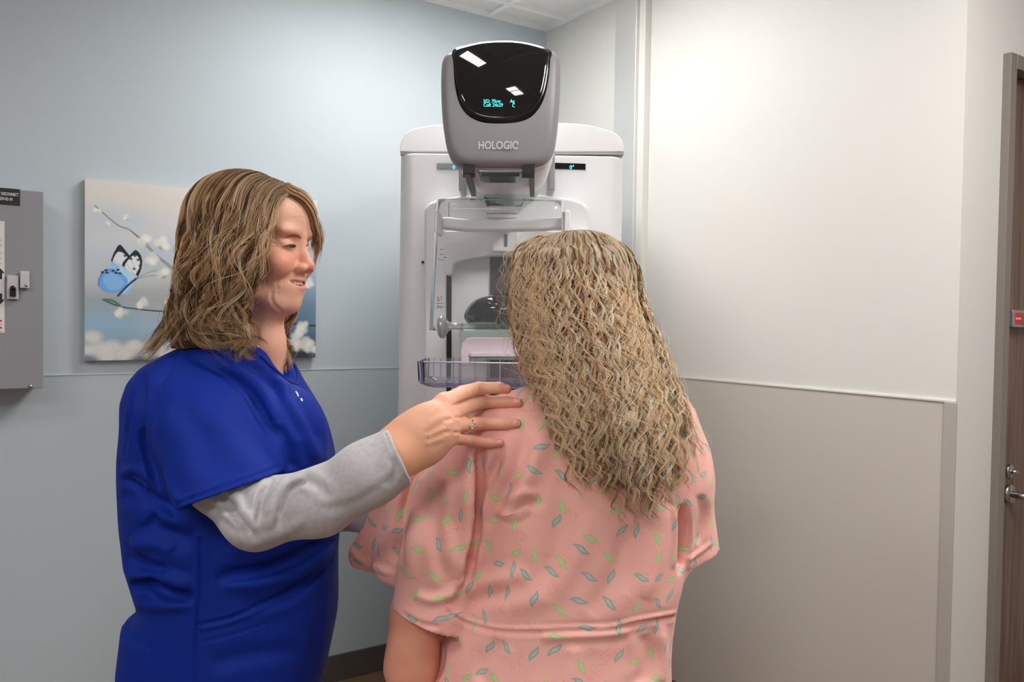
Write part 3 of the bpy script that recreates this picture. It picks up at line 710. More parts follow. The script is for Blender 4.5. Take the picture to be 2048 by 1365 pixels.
# clear compression paddle tray
M_tray = clear_plastic('clear_polycarbonate', (.985, .985, .995, 1), .05, (.85, .85, .94, 1))
M_tedge = clear_plastic('polycarbonate_edge', (.82, .82, .94, 1), .35, (.66, .66, .84, 1))
YT0, YT1 = 1.92, 2.14
def tray():
    # inner and outer open box with chamfered corners
    (x0, zb), (x1, _) = oy(846, 775, YT0), oy(1196, 775, YT0); _, z1 = oy(900, 725, YT0); 
    x0o = oy(833, 727, YT0)[0]; x1o = oy(1209, 727, YT0)[0]
    def ring(xa, xb, ya, yb, z, ch): return [(xa + ch, ya, z), (xb - ch, ya, z), (xb, ya + ch, z), (xb, yb - ch, z), (xb - ch, yb, z), (xa + ch, yb, z), (xa, yb - ch, z), (xa, ya + ch, z)]
    g = .003
    rings = [ring(x0 + .01, x1 - .01, YT0 + .01, YT1 - .01, zb, .012), ring(x0o + .003, x1o - .003, YT0 + .002, YT1 - .002, zb + .010, .014), ring(x0o, x1o, YT0, YT1, z1, .016),
             ring(x0o + g, x1o - g, YT0 + g, YT1 - g, z1, .015), ring(x0o + g + .003, x1o - g - .003, YT0 + g + .002, YT1 - g - .002, zb + .011, .013), ring(x0 + .012, x1 - .012, YT0 + .012, YT1 - .012, zb + g, .012)]
    V = [p for r in rings for p in r]; F = []; mi = []
    for i in range(5):
        for j in range(8): F.append((i * 8 + j, i * 8 + (j + 1) % 8, i * 8 + 8 + (j + 1) % 8, i * 8 + 8 + j)); mi.append(1 if (i == 2 or i == 0) else 0)
    F += [tuple(range(8))[::-1], tuple(range(40, 48))]; mi += [0, 0]
    t = obj('paddle_tray', V, F, [M_tray, M_tedge], mach, midx=mi); tag(t, label='clear plastic paddle tray with violet edges')
    zt2 = z1 - .001
    for px in (903, 918, 947, 974, 999, 1030, 1060):
        x, _ = oy(px, 740, YT1 - .06); wbox('tray_rib', x, x + .003, YT1 - .075, YT1 - .004, zb + .004, zt2 + .004, M_tedge if px % 2 else M_tray, t)
    for px in (858, 868, 882): x, _ = oy(px, 730, YT1); wbox('tray_rib', x, x + .0035, YT1 - .03, YT1 - .004, zb + .01, zt2, M_tray, t)
    for f in (0.0,):
        tube('rim_bead', [(x0o + .016, YT0 - .0005, z1), (x1o - .016, YT0 - .0005, z1)], .0018, mat('rim_clear', srgb(225, 225, 235), .2), t, n=8)
        tube('edge_bead', [(x0o + .006, YT0 + .004, z1 - .002), (x0o + .010, YT0 + .006, zb + .012), (x0 + .022, YT0 + .008, zb + .001), (x1 - .022, YT0 + .008, zb + .001), (x1o - .010, YT0 + .006, zb + .012), (x1o - .006, YT0 + .004, z1 - .002)], .0018, mat('edge_violet', srgb(132, 130, 186), .25), t, n=8)
    return t
tray()
# breast support (detector) on the same arm, under the tray
x0, z0_ = oy(900, 830, 2.0); x1, _ = oy(1130, 830, 2.0)
o = wbox('detector_platform', x0, x1, 1.96, 2.36, z0_ - .19, z0_ - .13, M_white2, mach, bev=.012, seg=3)
wbox('platform_neck', x0 + .07, x1 - .07, 2.30, 2.48, z0_ - .30, z0_ - .12, M_white2, mach, bev=.012)
# small black bolt on the column
x, z = oy(847, 525, YC); wbox('column_stud', x - .005, x + .003, YC - .014, YC + .002, z - .003, z + .003, M_blk, mach)
# ------------------------------------------------------------------ implicit surfaces: primitives, blending, block-wise surface nets
def A3(p): return np.array(p, float)
def smin(a, b, k):
    h = np.clip(.5 + .5 * (b - a) / k, 0, 1); return b * (1 - h) + a * h - k * h * (1 - h)
def smax(a, b, k): return -smin(-a, -b, k)
def s_cone(a, b, ra, rb, flat=None, f=1.0):
    """round cone; flat = direction in which the section is squashed by factor f"""
    a, b = A3(a), A3(b); ba = b - a; l2 = ba @ ba + 1e-12
    if flat is not None: flat = A3(flat); flat = flat - ba * (flat @ ba) / l2; flat /= np.linalg.norm(flat)
    def fn(p):
        d = p - a; t = np.clip(d @ ba / l2, 0, 1); q = d - t[:, None] * ba
        if flat is not None:
            c = q @ flat; q = q + (c * (1 / f - 1))[:, None] * flat
            n = np.sqrt((q * q).sum(1)); r = ra + (rb - ra) * t
            return (n - r) * (f if f < 1 else 1)
        return np.sqrt((q * q).sum(1)) - (ra + (rb - ra) * t)
    return fn
def s_chain(pts, rad, flat=None, f=1.0, k=.004):
    fs_ = [s_cone(pts[i], pts[i + 1], rad[i], rad[i + 1], flat, f) for i in range(len(pts) - 1)]
    def fn(p):
        d = fs_[0](p)
        for g in fs_[1:]: d = smin(d, g(p), k)
        return d
    return fn
def s_ell(c, r, Rm=None):
    c = A3(c); r = A3(r); Rm = np.eye(3) if Rm is None else Rm
    def fn(p):
        q = (p - c) @ Rm; k0 = np.sqrt(((q / r) ** 2).sum(1)); k1 = np.sqrt(((q / r ** 2) ** 2).sum(1)) + 1e-9
        return k0 * (k0 - 1) / k1
    return fn
def s_stack(rows, m=2.2, rot=0.0):
    """rows: (z, xc, yc, rx, ry) sorted by z; superelliptic horizontal sections"""
    rw = np.array(sorted(rows), float); zs = rw[:, 0]
    ca, sa = math.cos(rot), math.sin(rot)
    # smooth the profile by dense resampling
    zz = np.linspace(zs[0], zs[-1], 400); cols = [np.interp(zz, zs, rw[:, i]) for i in range(1, 5)]
    w = 13; kern = np.hanning(w + 2)[1:-1]; kern /= kern.sum()
    cols = [np.convolve(np.pad(c, w // 2, mode='edge'), kern, 'valid') for c in cols]
    def fn(p):
        z = p[:, 2]; zc = np.clip(z, zs[0], zs[-1])
        xc, yc, rx, ry = (np.interp(zc, zz, c) for c in cols)
        x, y = p[:, 0] - xc, p[:, 1] - yc
        x, y = x * ca + y * sa, -x * sa + y * ca
        k = (np.abs(x / rx) ** m + np.abs(y / ry) ** m + 1e-12) ** (1 / m)
        d = (k - 1) * np.minimum(rx, ry)
        dz = np.maximum(np.maximum(zs[0] - z, z - zs[-1]), -1)
        return np.where(dz > 0, np.sqrt(np.maximum(d, 0) ** 2 + dz ** 2), np.maximum(d, -0.2)) if True else d
    return fn
def s_half(pt, n):
    pt = A3(pt); n = A3(n) / np.linalg.norm(n)
    return lambda p: (p - pt) @ n
def s_cut(fn, *planes):
    """keep the part of fn behind every plane (pt, outward normal)"""
    hs = [s_half(*q) for q in planes]
    def g(p):
        d = fn(p)
        for h in hs: d = np.maximum(d, h(p))
        return d
    return g
class Model:
    def __init__(s): s.ops = []
    def add(s, fn, k=.01): s.ops.append(('u', fn, k)); return s
    def sub(s, fn, k=.003): s.ops.append(('s', fn, k)); return s
    def cut(s, fn, k=.001): s.ops.append(('c', fn, k)); return s
    def ev(s, p, ops=None):
        d = np.full(len(p), 9.0)
        for o, fn, k in (s.ops if ops is None else ops):
            v = fn(p)
            if o == 'u': d = smin(d, v, k) if d[0] != 9.0 or True else v
            elif o == 's': d = smax(d, -v, k)
            else: d = smax(d, v, k)
        return d
def nets(model, lo, hi, h, B=22, verbose=False):
    lo, hi = A3(lo), A3(hi)
    nb = np.ceil((hi - lo) / (B * h)).astype(int); N = nb * B + 4
    cen = np.stack(np.meshgrid(*[np.arange(n) for n in nb], indexing='ij'), -1).reshape(-1, 3)
    half = B * h * math.sqrt(3) / 2
    cc = lo + (cen + .5) * B * h
    prim = [fn(cc) for _, fn, _ in model.ops]
    allv = model.ev(cc)
    ids_all, vs_all, quads = [], [], []
    g = np.arange(B + 1)
    off = np.stack(np.meshgrid(g, g, g, indexing='ij'), -1).reshape(-1, 3) * h
    for bi in range(len(cen)):
        if abs(allv[bi]) > half * 2.6 + .01: continue
        ops = [op for op, pv in zip(model.ops, prim) if (pv[bi] < half * 2.6 + op[2] + .004 if op[0] in 'us' else True)]
        if not ops or all(o[0] != 'u' for o in ops): continue
        D = model.ev(lo + cen[bi] * B * h + off, ops).reshape(B + 1, B + 1, B + 1)
        S = D < 0
        if S.all() or not S.any(): continue
        b0 = cen[bi] * B
        cnt = np.zeros((B, B, B), int); acc = np.zeros((B, B, B, 3))
        def crn(A, i, j, k): return A[i:B + i, j:B + j, k:B + k]
        for ax in range(3):
            for u in (0, 1):
                for v in (0, 1):
                    c0 = [0, 0, 0]; oth = [q for q in range(3) if q != ax]; c0[oth[0]] = u; c0[oth[1]] = v
                    c1 = list(c0); c1[ax] = 1
                    s0, s1 = crn(S, *c0), crn(S, *c1); x = s0 != s1
                    d0, d1 = crn(D, *c0), crn(D, *c1)
                    t = np.where(x, d0 / np.where(x, d0 - d1, 1), 0)
                    cnt += x
                    acc[..., ax] += np.where(x, t, 0); acc[..., oth[0]] += x * u; acc[..., oth[1]] += x * v
        idx = np.argwhere(cnt > 0); gi = idx + b0
        pos = lo + (gi + acc[idx[:, 0], idx[:, 1], idx[:, 2]] / cnt[idx[:, 0], idx[:, 1], idx[:, 2]][:, None]) * h
        ids_all.append(((gi[:, 0] + 1) * N[1] + gi[:, 1] + 1) * N[2] + gi[:, 2] + 1); vs_all.append(pos)
        for ax in range(3):
            s0 = S[:B, :B, :B]; s1 = S[1:, :B, :B] if ax == 0 else S[:B, 1:, :B] if ax == 1 else S[:B, :B, 1:]
            e = np.argwhere(s0 != s1)
            if not len(e): continue
            flip = s0[e[:, 0], e[:, 1], e[:, 2]]
            e = e + b0 + 1
            o1, o2 = (ax + 1) % 3, (ax + 2) % 3
            q = []
            for du, dv in ((0, 0), (-1, 0), (-1, -1), (0, -1)):
                w = e.copy(); w[:, o1] += du; w[:, o2] += dv
                q.append((w[:, 0] * N[1] + w[:, 1]) * N[2] + w[:, 2])
            q = np.stack(q, 1); q = np.where(flip[:, None], q, q[:, ::-1]); quads.append(q)
    ids = np.concatenate(ids_all); V = np.concatenate(vs_all); Q = np.concatenate(quads)
    o = np.argsort(ids); ids = ids[o]; V = V[o]
    F = np.searchsorted(ids, Q); F = np.clip(F, 0, len(ids) - 1)
    ok = (ids[F] == Q).all(1); F = F[ok]
    return largest(V, F)
def largest(V, F):
    lab = np.arange(len(V))
    while True:
        m = lab[F].min(1); new = lab.copy()
        for k in range(4): np.minimum.at(new, F[:, k], m)
        new = np.minimum(new, new[new])
        if (new == lab).all(): break
        lab = new
    cnt = np.bincount(lab, minlength=len(V)); keep = lab == cnt.argmax()
    idx = np.cumsum(keep) - 1; F = F[keep[F[:, 0]]]
    return V[keep], idx[F]
def carve(model, px, r, k=.012, sink=0.0, deep=None):
    """press a groove into a solid along a pixel polyline, at the depth where its surface lies"""
    pts = []
    for q in catmull(px, 3):
        z = march(model, q[0], q[1], 1.0, 1.7)
        if z is not None: pts.append(P(q[0], q[1], z + sink))
    if len(pts) < 2: return
    n = len(pts); rr = [max(r * math.sin(math.pi * (.08 + .84 * i / (n - 1))), r * .25) for i in range(n)]
    return s_chain(pts, rr, k=.003), k
def carves(model, items):
    fs_ = [carve(model, *it) for it in items]
    for f in fs_:
        if f: model.sub(*f)
def vnormals(V, F):
    a = V[F[:, 2]] - V[F[:, 0]]; b = V[F[:, 3]] - V[F[:, 1]]; n = np.cross(a, b); N = np.zeros_like(V)
    for k in range(4):
        for c in range(3): N[:, c] += np.bincount(F[:, k], n[:, c], len(V))
    return N / (np.linalg.norm(N, axis=1)[:, None] + 1e-12)
def relax(V, F, it=2, lam=.5):
    e = np.concatenate([F[:, [0, 1]], F[:, [1, 2]], F[:, [2, 3]], F[:, [3, 0]]])
    deg = np.bincount(e.ravel(), minlength=len(V)) + 1e-9
    for _ in range(it):
        S = np.zeros_like(V)
        for c in range(3):
            S[:, c] = np.bincount(e[:, 0], V[e[:, 1], c], len(V)) + np.bincount(e[:, 1], V[e[:, 0], c], len(V))
        V = V + lam * (S / deg[:, None] - V)
    return V
def poly_dist(X, pts):
    """distance of 2D (or 3D) points to a polyline, and the parameter 0..1 of the nearest point"""
    pts = np.array(pts, float); best = np.full(len(X), 1e9); tt = np.zeros(len(X)); n = len(pts) - 1
    for i in range(n):
        a, b = pts[i], pts[i + 1]; ba = b - a; d = X - a
        t = np.clip(d @ ba / (ba @ ba + 1e-12), 0, 1); r = np.sqrt(((d - t[:, None] * ba) ** 2).sum(1))
        m = r < best; best = np.where(m, r, best); tt = np.where(m, (i + t) / n, tt)
    return best, tt
def strokes(V, F, items, smooth_pts=True):
    """items: (pixel polyline, depth in metres (+ presses in), width in pixels[, sharp side])"""
    N = vnormals(V, F); pr = project(V); X = pr[:, :2]
    view = V - CP; view /= np.linalg.norm(view, axis=1)[:, None]
    facing = np.clip(-(N * view).sum(1) * 2.5, 0, 1)
    off = np.zeros(len(V))
    for it in items:
        pl, dep, w = it[:3]; pl = catmull(pl, 6) if len(pl) > 2 else np.array(pl, float)
        lo, hi = pl.min(0) - 4 * w, pl.max(0) + 4 * w
        m = np.where((X > lo).all(1) & (X < hi).all(1) & (facing > 0))[0]
        if not len(m): continue
        d, t = poly_dist(X[m], pl)
        fade = np.clip(np.minimum(t, 1 - t) / .18, 0, 1) ** .7 if len(it) < 4 else 1.0
        off[m] += dep * np.exp(-(d / w) ** 2) * fade * facing[m]
        off[m] -= .35 * dep * np.exp(-((d - 2.0 * w) / w) ** 2) * fade * facing[m]
    return V - N * off[:, None]
def vnoise(p, seed=0):
    """value noise in numpy, p (n,3) -> -1..1"""
    i = np.floor(p).astype(np.int64); f = p - i; f = f * f * (3 - 2 * f)
    def hsh(a, b, c):
        n = (a * 374761393 + b * 668265263 + c * 2147483647 + seed * 1274126177) & 0xffffffff
        n = ((n ^ (n >> 13)) * 1274126177) & 0xffffffff; n = n ^ (n >> 16); return (n & 0xffff) / 32767.5 - 1
    o = 0
    for a in (0, 1):
        for b in (0, 1):
            for c in (0, 1):
                o = o + hsh(i[:, 0] + a, i[:, 1] + b, i[:, 2] + c) * (f[:, 0] if a else 1 - f[:, 0]) * (f[:, 1] if b else 1 - f[:, 1]) * (f[:, 2] if c else 1 - f[:, 2])
    return o
def march(model, px, py, z0=.9, z1=1.9):
    """depth at which the view ray through a pixel meets the surface"""
    zs = np.linspace(z0, z1, 500); pts = np.array([P(px, py, z) for z in zs]); d = model.ev(pts)
    k = np.argmax(d < 0); return zs[k] if d[k] < 0 else None
def bvh_of(V, F): return BVHTree.FromPolygons([tuple(v) for v in V], [tuple(int(i) for i in f) for f in F])
def cast(bvh, px, py, lift=.0006):
    d = Vector(P(px, py, 1.0) - CP).normalized()
    loc, n, i, dist = bvh.ray_cast(Vector(CP), d)
    return None if loc is None else np.array(loc) - np.array(d) * lift
def decal(name, bvh, poly, m, parent, lift=.0006, th=.0006, dome=0.0, nn=5):
    """small raised patch lying on a surface: outline in pixels, filled with rings, given thickness"""
    pl = catmull(np.array(poly, float), nn, True); c = pl.mean(0); k = len(pl)
    V = []
    rings = (.0, .35, .7, 1.0)
    for s in rings[1:]:
        for p in pl:
            q = c + (p - c) * s; h = cast(bvh, *q, lift + dome * (1 - s * s))
            V.append(h)
    cc = cast(bvh, *c, lift + dome); good = [v for v in V if v is not None]
    if not good: return None
    V = [v if v is not None else good[0] for v in V] + [cc if cc is not None else good[0]]
    R_ = len(rings) - 1
    F = [(i * k + j, i * k + (j + 1) % k, (i + 1) * k + (j + 1) % k, (i + 1) * k + j) for i in range(R_ - 1) for j in range(k)]
    F += [(R_ * k, (j + 1) % k, j) for j in range(k)]
    nv = len(V); V2 = []
    for v in V: d = v - CP; d /= np.linalg.norm(d); V2.append(v + d * (th + lift + dome))
    F += [((R_ - 1) * k + (j + 1) % k, (R_ - 1) * k + j, nv + (R_ - 1) * k + j, nv + (R_ - 1) * k + (j + 1) % k) for j in range(k)]
    return obj(name, V + V2, F, m, parent, smooth=True)
# ------------------------------------------------------------------ hair
def resample(pts, n):
    pts = catmull(np.array(pts, float), 8); s = np.concatenate([[0], np.cumsum(np.linalg.norm(np.diff(pts, axis=0), axis=1))])
    u = np.linspace(0, s[-1], n); return np.stack([np.interp(u, s, pts[:, c]) for c in range(3)], 1), s[-1]
def push_out(C, models, margin):
    """move strand points that fall inside a solid back out along its gradient"""
    sh = C.shape; X = C.reshape(-1, 3); mg = np.broadcast_to(margin, sh[:2]).ravel()
    for m in models:
        for _ in range(2):
            d = m.ev(X); w = np.where(d < mg)[0]
            if not len(w): break
            e = .002; g = np.stack([m.ev(X[w] + np.eye(3)[c] * e) - d[w] for c in range(3)], 1); g /= np.linalg.norm(g, axis=1)[:, None] + 1e-9
            X[w] += g * np.minimum(mg[w] - d[w], .05)[:, None]
    return X.reshape(sh)
def hair(guides, nclump, per, pal, center, M=40, amp=.006, wl=.035, rclump=.006, r0=.0004, layer=.02, seed=1, curl_from=.1,
         len_rng=(.75, 1.0), stray=0.08, root_dark=.45, jit=.35, sides=3, wmin=0.0, rootj=0.0, ampj=.5, push=(), margin=.002, phj=.1, fanw=.006, root_len=.28, scat=1.0, oz=.3, root_tint=(1.0, 1.1, 1.2), coh=0.0, phs0=.9, lay_dark=.0, vol=.008):
    rg = np.random.default_rng(seed)
    G = []; Ls = []
    for g in guides:
        p = np.array([P(*q) for q in g]); r, l = resample(p, M); G.append(r); Ls.append(l)
    # catmull across guides for a smooth sheet
    G = np.array(G); ng0 = len(G); fine = 6
    Gf = catmull(G.reshape(ng0, -1), fine).reshape(-1, M, 3); Lf = np.interp(np.linspace(0, ng0 - 1, len(Gf)), np.arange(ng0), Ls); ng = len(Gf)
    t = np.linspace(0, 1, M); Cl, Ou, Ra, Co, Mg = [], [], [], [], []
    def sheet(s, tt):
        s = float(np.clip(s, 0, ng - 1.001)); i = int(s); f = s - i; c = Gf[i] * (1 - f) + Gf[i + 1] * f
        return np.stack([np.interp(tt, t, c[:, q]) for q in range(3)], 1), Lf[i] * (1 - f) + Lf[i + 1] * f
    for ci in range(nclump):
        s = rg.uniform(0, ng - 1); lay = rg.uniform(0, 1) ** 1.3
        tmax = rg.uniform(*len_rng); ph = rg.uniform(0, 6.28); wlc = wl * rg.uniform(.8, 1.3); ampc = amp * rg.uniform(1 - ampj, 1 + ampj)
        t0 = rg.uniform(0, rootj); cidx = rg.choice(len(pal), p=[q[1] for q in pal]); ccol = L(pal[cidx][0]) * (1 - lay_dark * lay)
        if coh: ph = s / fine * phs0 * 6.28 + rg.normal(0, coh)
        hand_ = rg.choice((-1, 1)) * oz; drift = rg.normal(0, jit) * fine; thick = rg.uniform(.7, 1.25); fan = rg.normal(0, fanw)
        u0 = t0 + t * (tmax - t0)
        a1, Lc = sheet(s, u0); a2, _ = sheet(s + drift, u0); w = (u0 ** 1.5)[:, None]; c0 = a1 * (1 - w) + a2 * w
        T_ = np.gradient(c0, axis=0); T_ /= np.linalg.norm(T_, axis=1)[:, None] + 1e-9
        out = c0 - center; out[:, 2] *= .3; out /= np.linalg.norm(out, axis=1)[:, None] + 1e-9
        out = out - T_ * (out * T_).sum(1)[:, None]; out /= np.linalg.norm(out, axis=1)[:, None] + 1e-9
        sd = np.cross(T_, out)
        for k in range(per):
            a = ampc * np.clip((u0 - curl_from) / .25, 0, 1) * (wmin + (1 - wmin) * np.clip(u0 * 1.4, 0, 1))
            so = lo_ = 0
            if rg.uniform() < stray: a = a * rg.uniform(1.2, 2.2); so = rg.normal(0, .012); lo_ = rg.uniform(0, .012)
            phs = ph + rg.normal(0, phj) + 6.2832 * u0 * Lc / wlc + .35 * np.sin(u0 * 9 + ph * 3)
            rr = rclump * (.35 + .65 * u0) * (1 - .5 * np.clip((u0 - tmax + .15) / .15, 0, 1)); e1, e2 = rg.normal(0, 1), rg.normal(0, .7)
            ru = np.clip(u0 * 6, 0, 1)
            cut = rg.uniform(.94, 1.0)
            pos = c0 + sd * (a * np.cos(phs) + rr * e1 * .6 * scat + so * u0 + fan * u0)[:, None] + out * (a * hand_ * np.sin(phs) + rr * e2 * .5 - layer * lay * (.3 + .7 * ru) + lo_ * u0)[:, None]
            if cut < .999: pos = np.stack([np.interp(t * cut, t, pos[:, q]) for q in range(3)], 1)
            Cl.append(pos); Ou.append(out); Mg.append(margin + vol * (1 - lay) * np.clip(u0 * 5, .15, 1) + rr * max(e2, -1) * .3 + a * .4 * np.sin(phs * 1.0 + 1))
            Ra.append(r0 * thick * rg.uniform(.7, 1.3) * (1 - .75 * np.clip((t - .5) / .5, 0, 1) ** 1.5))
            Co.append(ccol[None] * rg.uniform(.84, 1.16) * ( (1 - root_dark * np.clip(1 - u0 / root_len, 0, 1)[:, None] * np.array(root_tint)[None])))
    Cl = np.array(Cl); Ou = np.array(Ou); Ra = np.array(Ra); Co = np.array(Co)
    if push: Cl = push_out(Cl, push, np.maximum(np.array(Mg), .0006))
    T2 = np.gradient(Cl, axis=1); T2 /= np.linalg.norm(T2, axis=2)[..., None] + 1e-9
    x1 = np.cross(T2, Ou); x1 /= np.linalg.norm(x1, axis=2)[..., None] + 1e-9; x2 = np.cross(T2, x1)
    V = np.stack([Cl + Ra[..., None] * (x1 * math.cos(2 * math.pi * q / sides) + x2 * math.sin(2 * math.pi * q / sides)) for q in range(sides)], 2)
    S_ = len(Cl); V = V.reshape(-1, 3)
    ii = np.arange(M - 1)[:, None] * sides + np.arange(sides)[None]; jj = np.arange(M - 1)[:, None] * sides + (np.arange(sides)[None] + 1) % sides
    f1 = np.stack([ii, jj, jj + sides, ii + sides], -1).reshape(-1, 4)
    F = (f1[None] + (np.arange(S_) * M * sides)[:, None, None]).reshape(-1, 4)
    return V, F, np.repeat(Co, sides, 1).reshape(-1, 3)
M_skin = mat('skin', srgb(230, 170, 145), .48, spec=.4, sub=.12, attr='Col', bump=.12, bscale=500)
def hair_mat(name):
    m = mat(name, (.5, .4, .25, 1), .48, spec=.28, attr='Col'); nt = m.node_tree
    tr = nt.nodes.new('ShaderNodeBsdfTranslucent'); mx = nt.nodes.new('ShaderNodeMixShader'); mx.inputs[0].default_value = .38
    at = [n for n in nt.nodes if n.type == 'ATTRIBUTE'][0]; b = nt.nodes['Principled BSDF']; o = [n for n in nt.nodes if n.type == 'OUTPUT_MATERIAL'][0]
    nt.links.new(at.outputs['Color'], tr.inputs[0]); nt.links.new(b.outputs[0], mx.inputs[1]); nt.links.new(tr.outputs[0], mx.inputs[2]); nt.links.new(mx.outputs[0], o.inputs[0])
    return m
M_hair = hair_mat('hair_strands')
# ------------------------------------------------------------------ patient: seen from behind, pink leaf-print gown
ZP = 1.36
pat = empty('person', (P(1110, 900, ZP)[0], P(1110, 900, ZP)[1], 0), 'woman with long curly blonde hair seen from behind in a pink leaf-print gown', 'person')
def zrow(y, zc): return float(P(1100, y, zc)[2])
def mkrow(y, xl, xr, zc, hd):
    a, b = P(xl, y, zc), P(xr, y, zc); return ((a[2] + b[2]) / 2, (a[0] + b[0]) / 2, (a[1] + b[1]) / 2, (b[0] - a[0]) / 2, hd)
prow = [(768, 1085, 1230, 1.38, .055), (780, 1030, 1275, 1.375, .07), (800, 975, 1320, 1.37, .085), (830, 935, 1350, 1.365, .10), (870, 912, 1372, 1.36, .112), (920, 908, 1385, 1.36, .118), (980, 915, 1385, 1.36, .12),
        (1040, 925, 1380, 1.36, .12), (1110, 930, 1374, 1.36, .12), (1160, 924, 1366, 1.36, .122), (1200, 908, 1356, 1.365, .125), (1260, 884, 1346, 1.37, .13), (1310, 866, 1340, 1.37, .135), (1365, 850, 1338, 1.37, .14),
        (1500, 822, 1340, 1.37, .15), (1800, 800, 1350, 1.37, .15), (2000, 790, 1360, 1.37, .155)]
gown = Model()
gown.add(s_stack([mkrow(*r) for r in prow], 2.25, -.06), .001)
VD = np.array((0, 1.0, 0))
# left sleeve, right sleeve, shoulder caps
gown.add(s_cone(P(985, 858, 1.34), P(925, 970, 1.32), .050, .056), .03)
gown.add(s_cone(P(1318, 850, 1.36), P(1345, 960, 1.36), .060, .062), .035)
hemL = (P(838, 1232, 1.31), P(838, 1232, 1.31) - P(870, 1090, 1.31) + np.array((-.02, 0, 0)))
slv = s_chain([P(935, 960, 1.325), P(885, 1090, 1.315), P(852, 1250, 1.31)], [.050, .064, .058], VD, .85, .02)
gown.add(s_cut(slv, hemL), .02)
# draped front flap of the sleeve, lifted out to the left
fl = [P(905, 945, 1.35), P(820, 1030, 1.37), P(736, 1112, 1.385)]
flap0 = s_chain(fl, [.035, .050, .036], VD, .42, .02); flap1 = s_cone(P(860, 1000, 1.34), P(790, 1128, 1.35), .040, .040, VD, .6)
flap = lambda p: smin(flap0(p), flap1(p), .02)
gown.add(s_cut(flap, (P(735, 1142, 1.4), P(735, 1160, 1.4) - P(760, 1080, 1.4))), .02)
hemR = (P(1398, 1115, 1.375), P(1398, 1115, 1.375) - P(1388, 980, 1.375) + np.array((.035, 0, 0)))
slr = s_cone(P(1340, 930, 1.37), P(1384, 1150, 1.375), .060, .052, VD, .9)
gown.add(s_cut(slr, hemR), .02)
# hollow the hems and the neck
gown.sub(s_cone(P(842, 1245, 1.31), P(832, 1320, 1.31), .045, .047, VD, .85), .002)
gown.sub(s_cone(P(1392, 1100, 1.375), P(1400, 1180, 1.375), .036, .038, VD, .9), .002)
gown.cut(lambda p: -(p[:, 2] - .42), .002)
carves(gown, [([(964, 905), (957, 950), (952, 1020), (946, 1090), (936, 1150), (925, 1190)], .009, .007, .004), ([(972, 905), (964, 950), (958, 1020), (952, 1080)], .012, .016), ([(1004, 905), (985, 950), (962, 1000), (951, 1060)], .008, .014), ([(850, 925), (832, 960), (815, 1010), (806, 1080)], .009, .014),
               ([(1366, 1020), (1368, 1080), (1364, 1140)], .010, .012), ([(1020, 1030), (1055, 1012), (1080, 1006)], .004, .012), ([(930, 1175), (915, 1200), (900, 1225)], .010, .012)])
GV, GF = nets(gown, (P(640, 1000, 1.4)[0], 1.1, .38), (P(1470, 1000, 1.4)[0], 1.62, 1.42), .0032)
GV = relax(GV, GF, 2)
nz = vnoise(GV * np.array((9, 9, 5)), 3) * .0035 + vnoise(GV * np.array((22, 22, 12)) + 5, 4) * .0016
GV = GV - vnormals(GV, GF) * nz[:, None]
gst = [([(962, 880), (958, 950), (952, 1040), (944, 1110), (934, 1165)], .014, 9), ([(1002, 915), (975, 965), (956, 1010), (950, 1060)], .007, 10), ([(940, 905), (930, 990), (935, 1060), (946, 1120)], -.006, 12),
       ([(1092, 850), (1070, 920), (1040, 990), (1010, 1040)], -.007, 18), ([(1050, 870), (1035, 940), (1000, 1000), (975, 1060)], .006, 14), ([(1010, 1000), (1050, 985), (1075, 990)], -.004, 8), ([(985, 1025), (1030, 1030), (1060, 1015)], -.004, 8),
       ([(1130, 900), (1120, 1000), (1110, 1100), (1090, 1200)], .004, 20), ([(1180, 1020), (1160, 1100), (1100, 1180), (1000, 1220)], -.005, 22), ([(1260, 1050), (1230, 1150), (1180, 1230)], .005, 20), ([(1330, 1010), (1320, 1100), (1290, 1200)], -.005, 18),
       ([(1362, 1010), (1366, 1080), (1362, 1140)], .012, 7), ([(930, 1190), (990, 1160), (1060, 1150)], -.005, 16), ([(905, 1225), (960, 1195), (1020, 1190)], .005, 14),
       ([(898, 1217), (930, 1238), (990, 1255), (1060, 1259), (1150, 1255), (1215, 1254), (1275, 1240), (1352, 1226)], -.0025, 3.2, 1), ([(900, 1224), (930, 1245), (990, 1263), (1060, 1266), (1150, 1263), (1215, 1262), (1275, 1248), (1350, 1234)], .002, 5, 1),
       ([(1080, 1275), (1180, 1270), (1260, 1262)], -.004, 9), ([(1000, 1280), (970, 1330), (960, 1365)], .005, 14), ([(1150, 1290), (1140, 1340), (1130, 1380)], -.004, 18), ([(1290, 1270), (1295, 1320), (1280, 1370)], .005, 13), ([(1322, 1250), (1325, 1320), (1320, 1370)], -.005, 10),
       ([(838, 925), (815, 985), (800, 1060), (795, 1130)], .009, 9), ([(862, 930), (840, 1000), (826, 1080), (822, 1160)], -.005, 12), ([(880, 960), (870, 1040), (880, 1120), (905, 1170)], .005, 14), ([(830, 1190), (870, 1200), (915, 1180)], -.005, 9),
       ([(800, 1225), (840, 1248), (880, 1255)], .003, 5), ([(760, 1010), (745, 1070), (740, 1120)], .005, 11), ([(700, 1100), (735, 1130), (790, 1150)], -.003, 6),
       ([(1400, 990), (1405, 1040), (1395, 1090)], .005, 9), ([(1372, 1120), (1400, 1105), (1424, 1085)], -.003, 4)]
GV = strokes(GV, GF, gst)
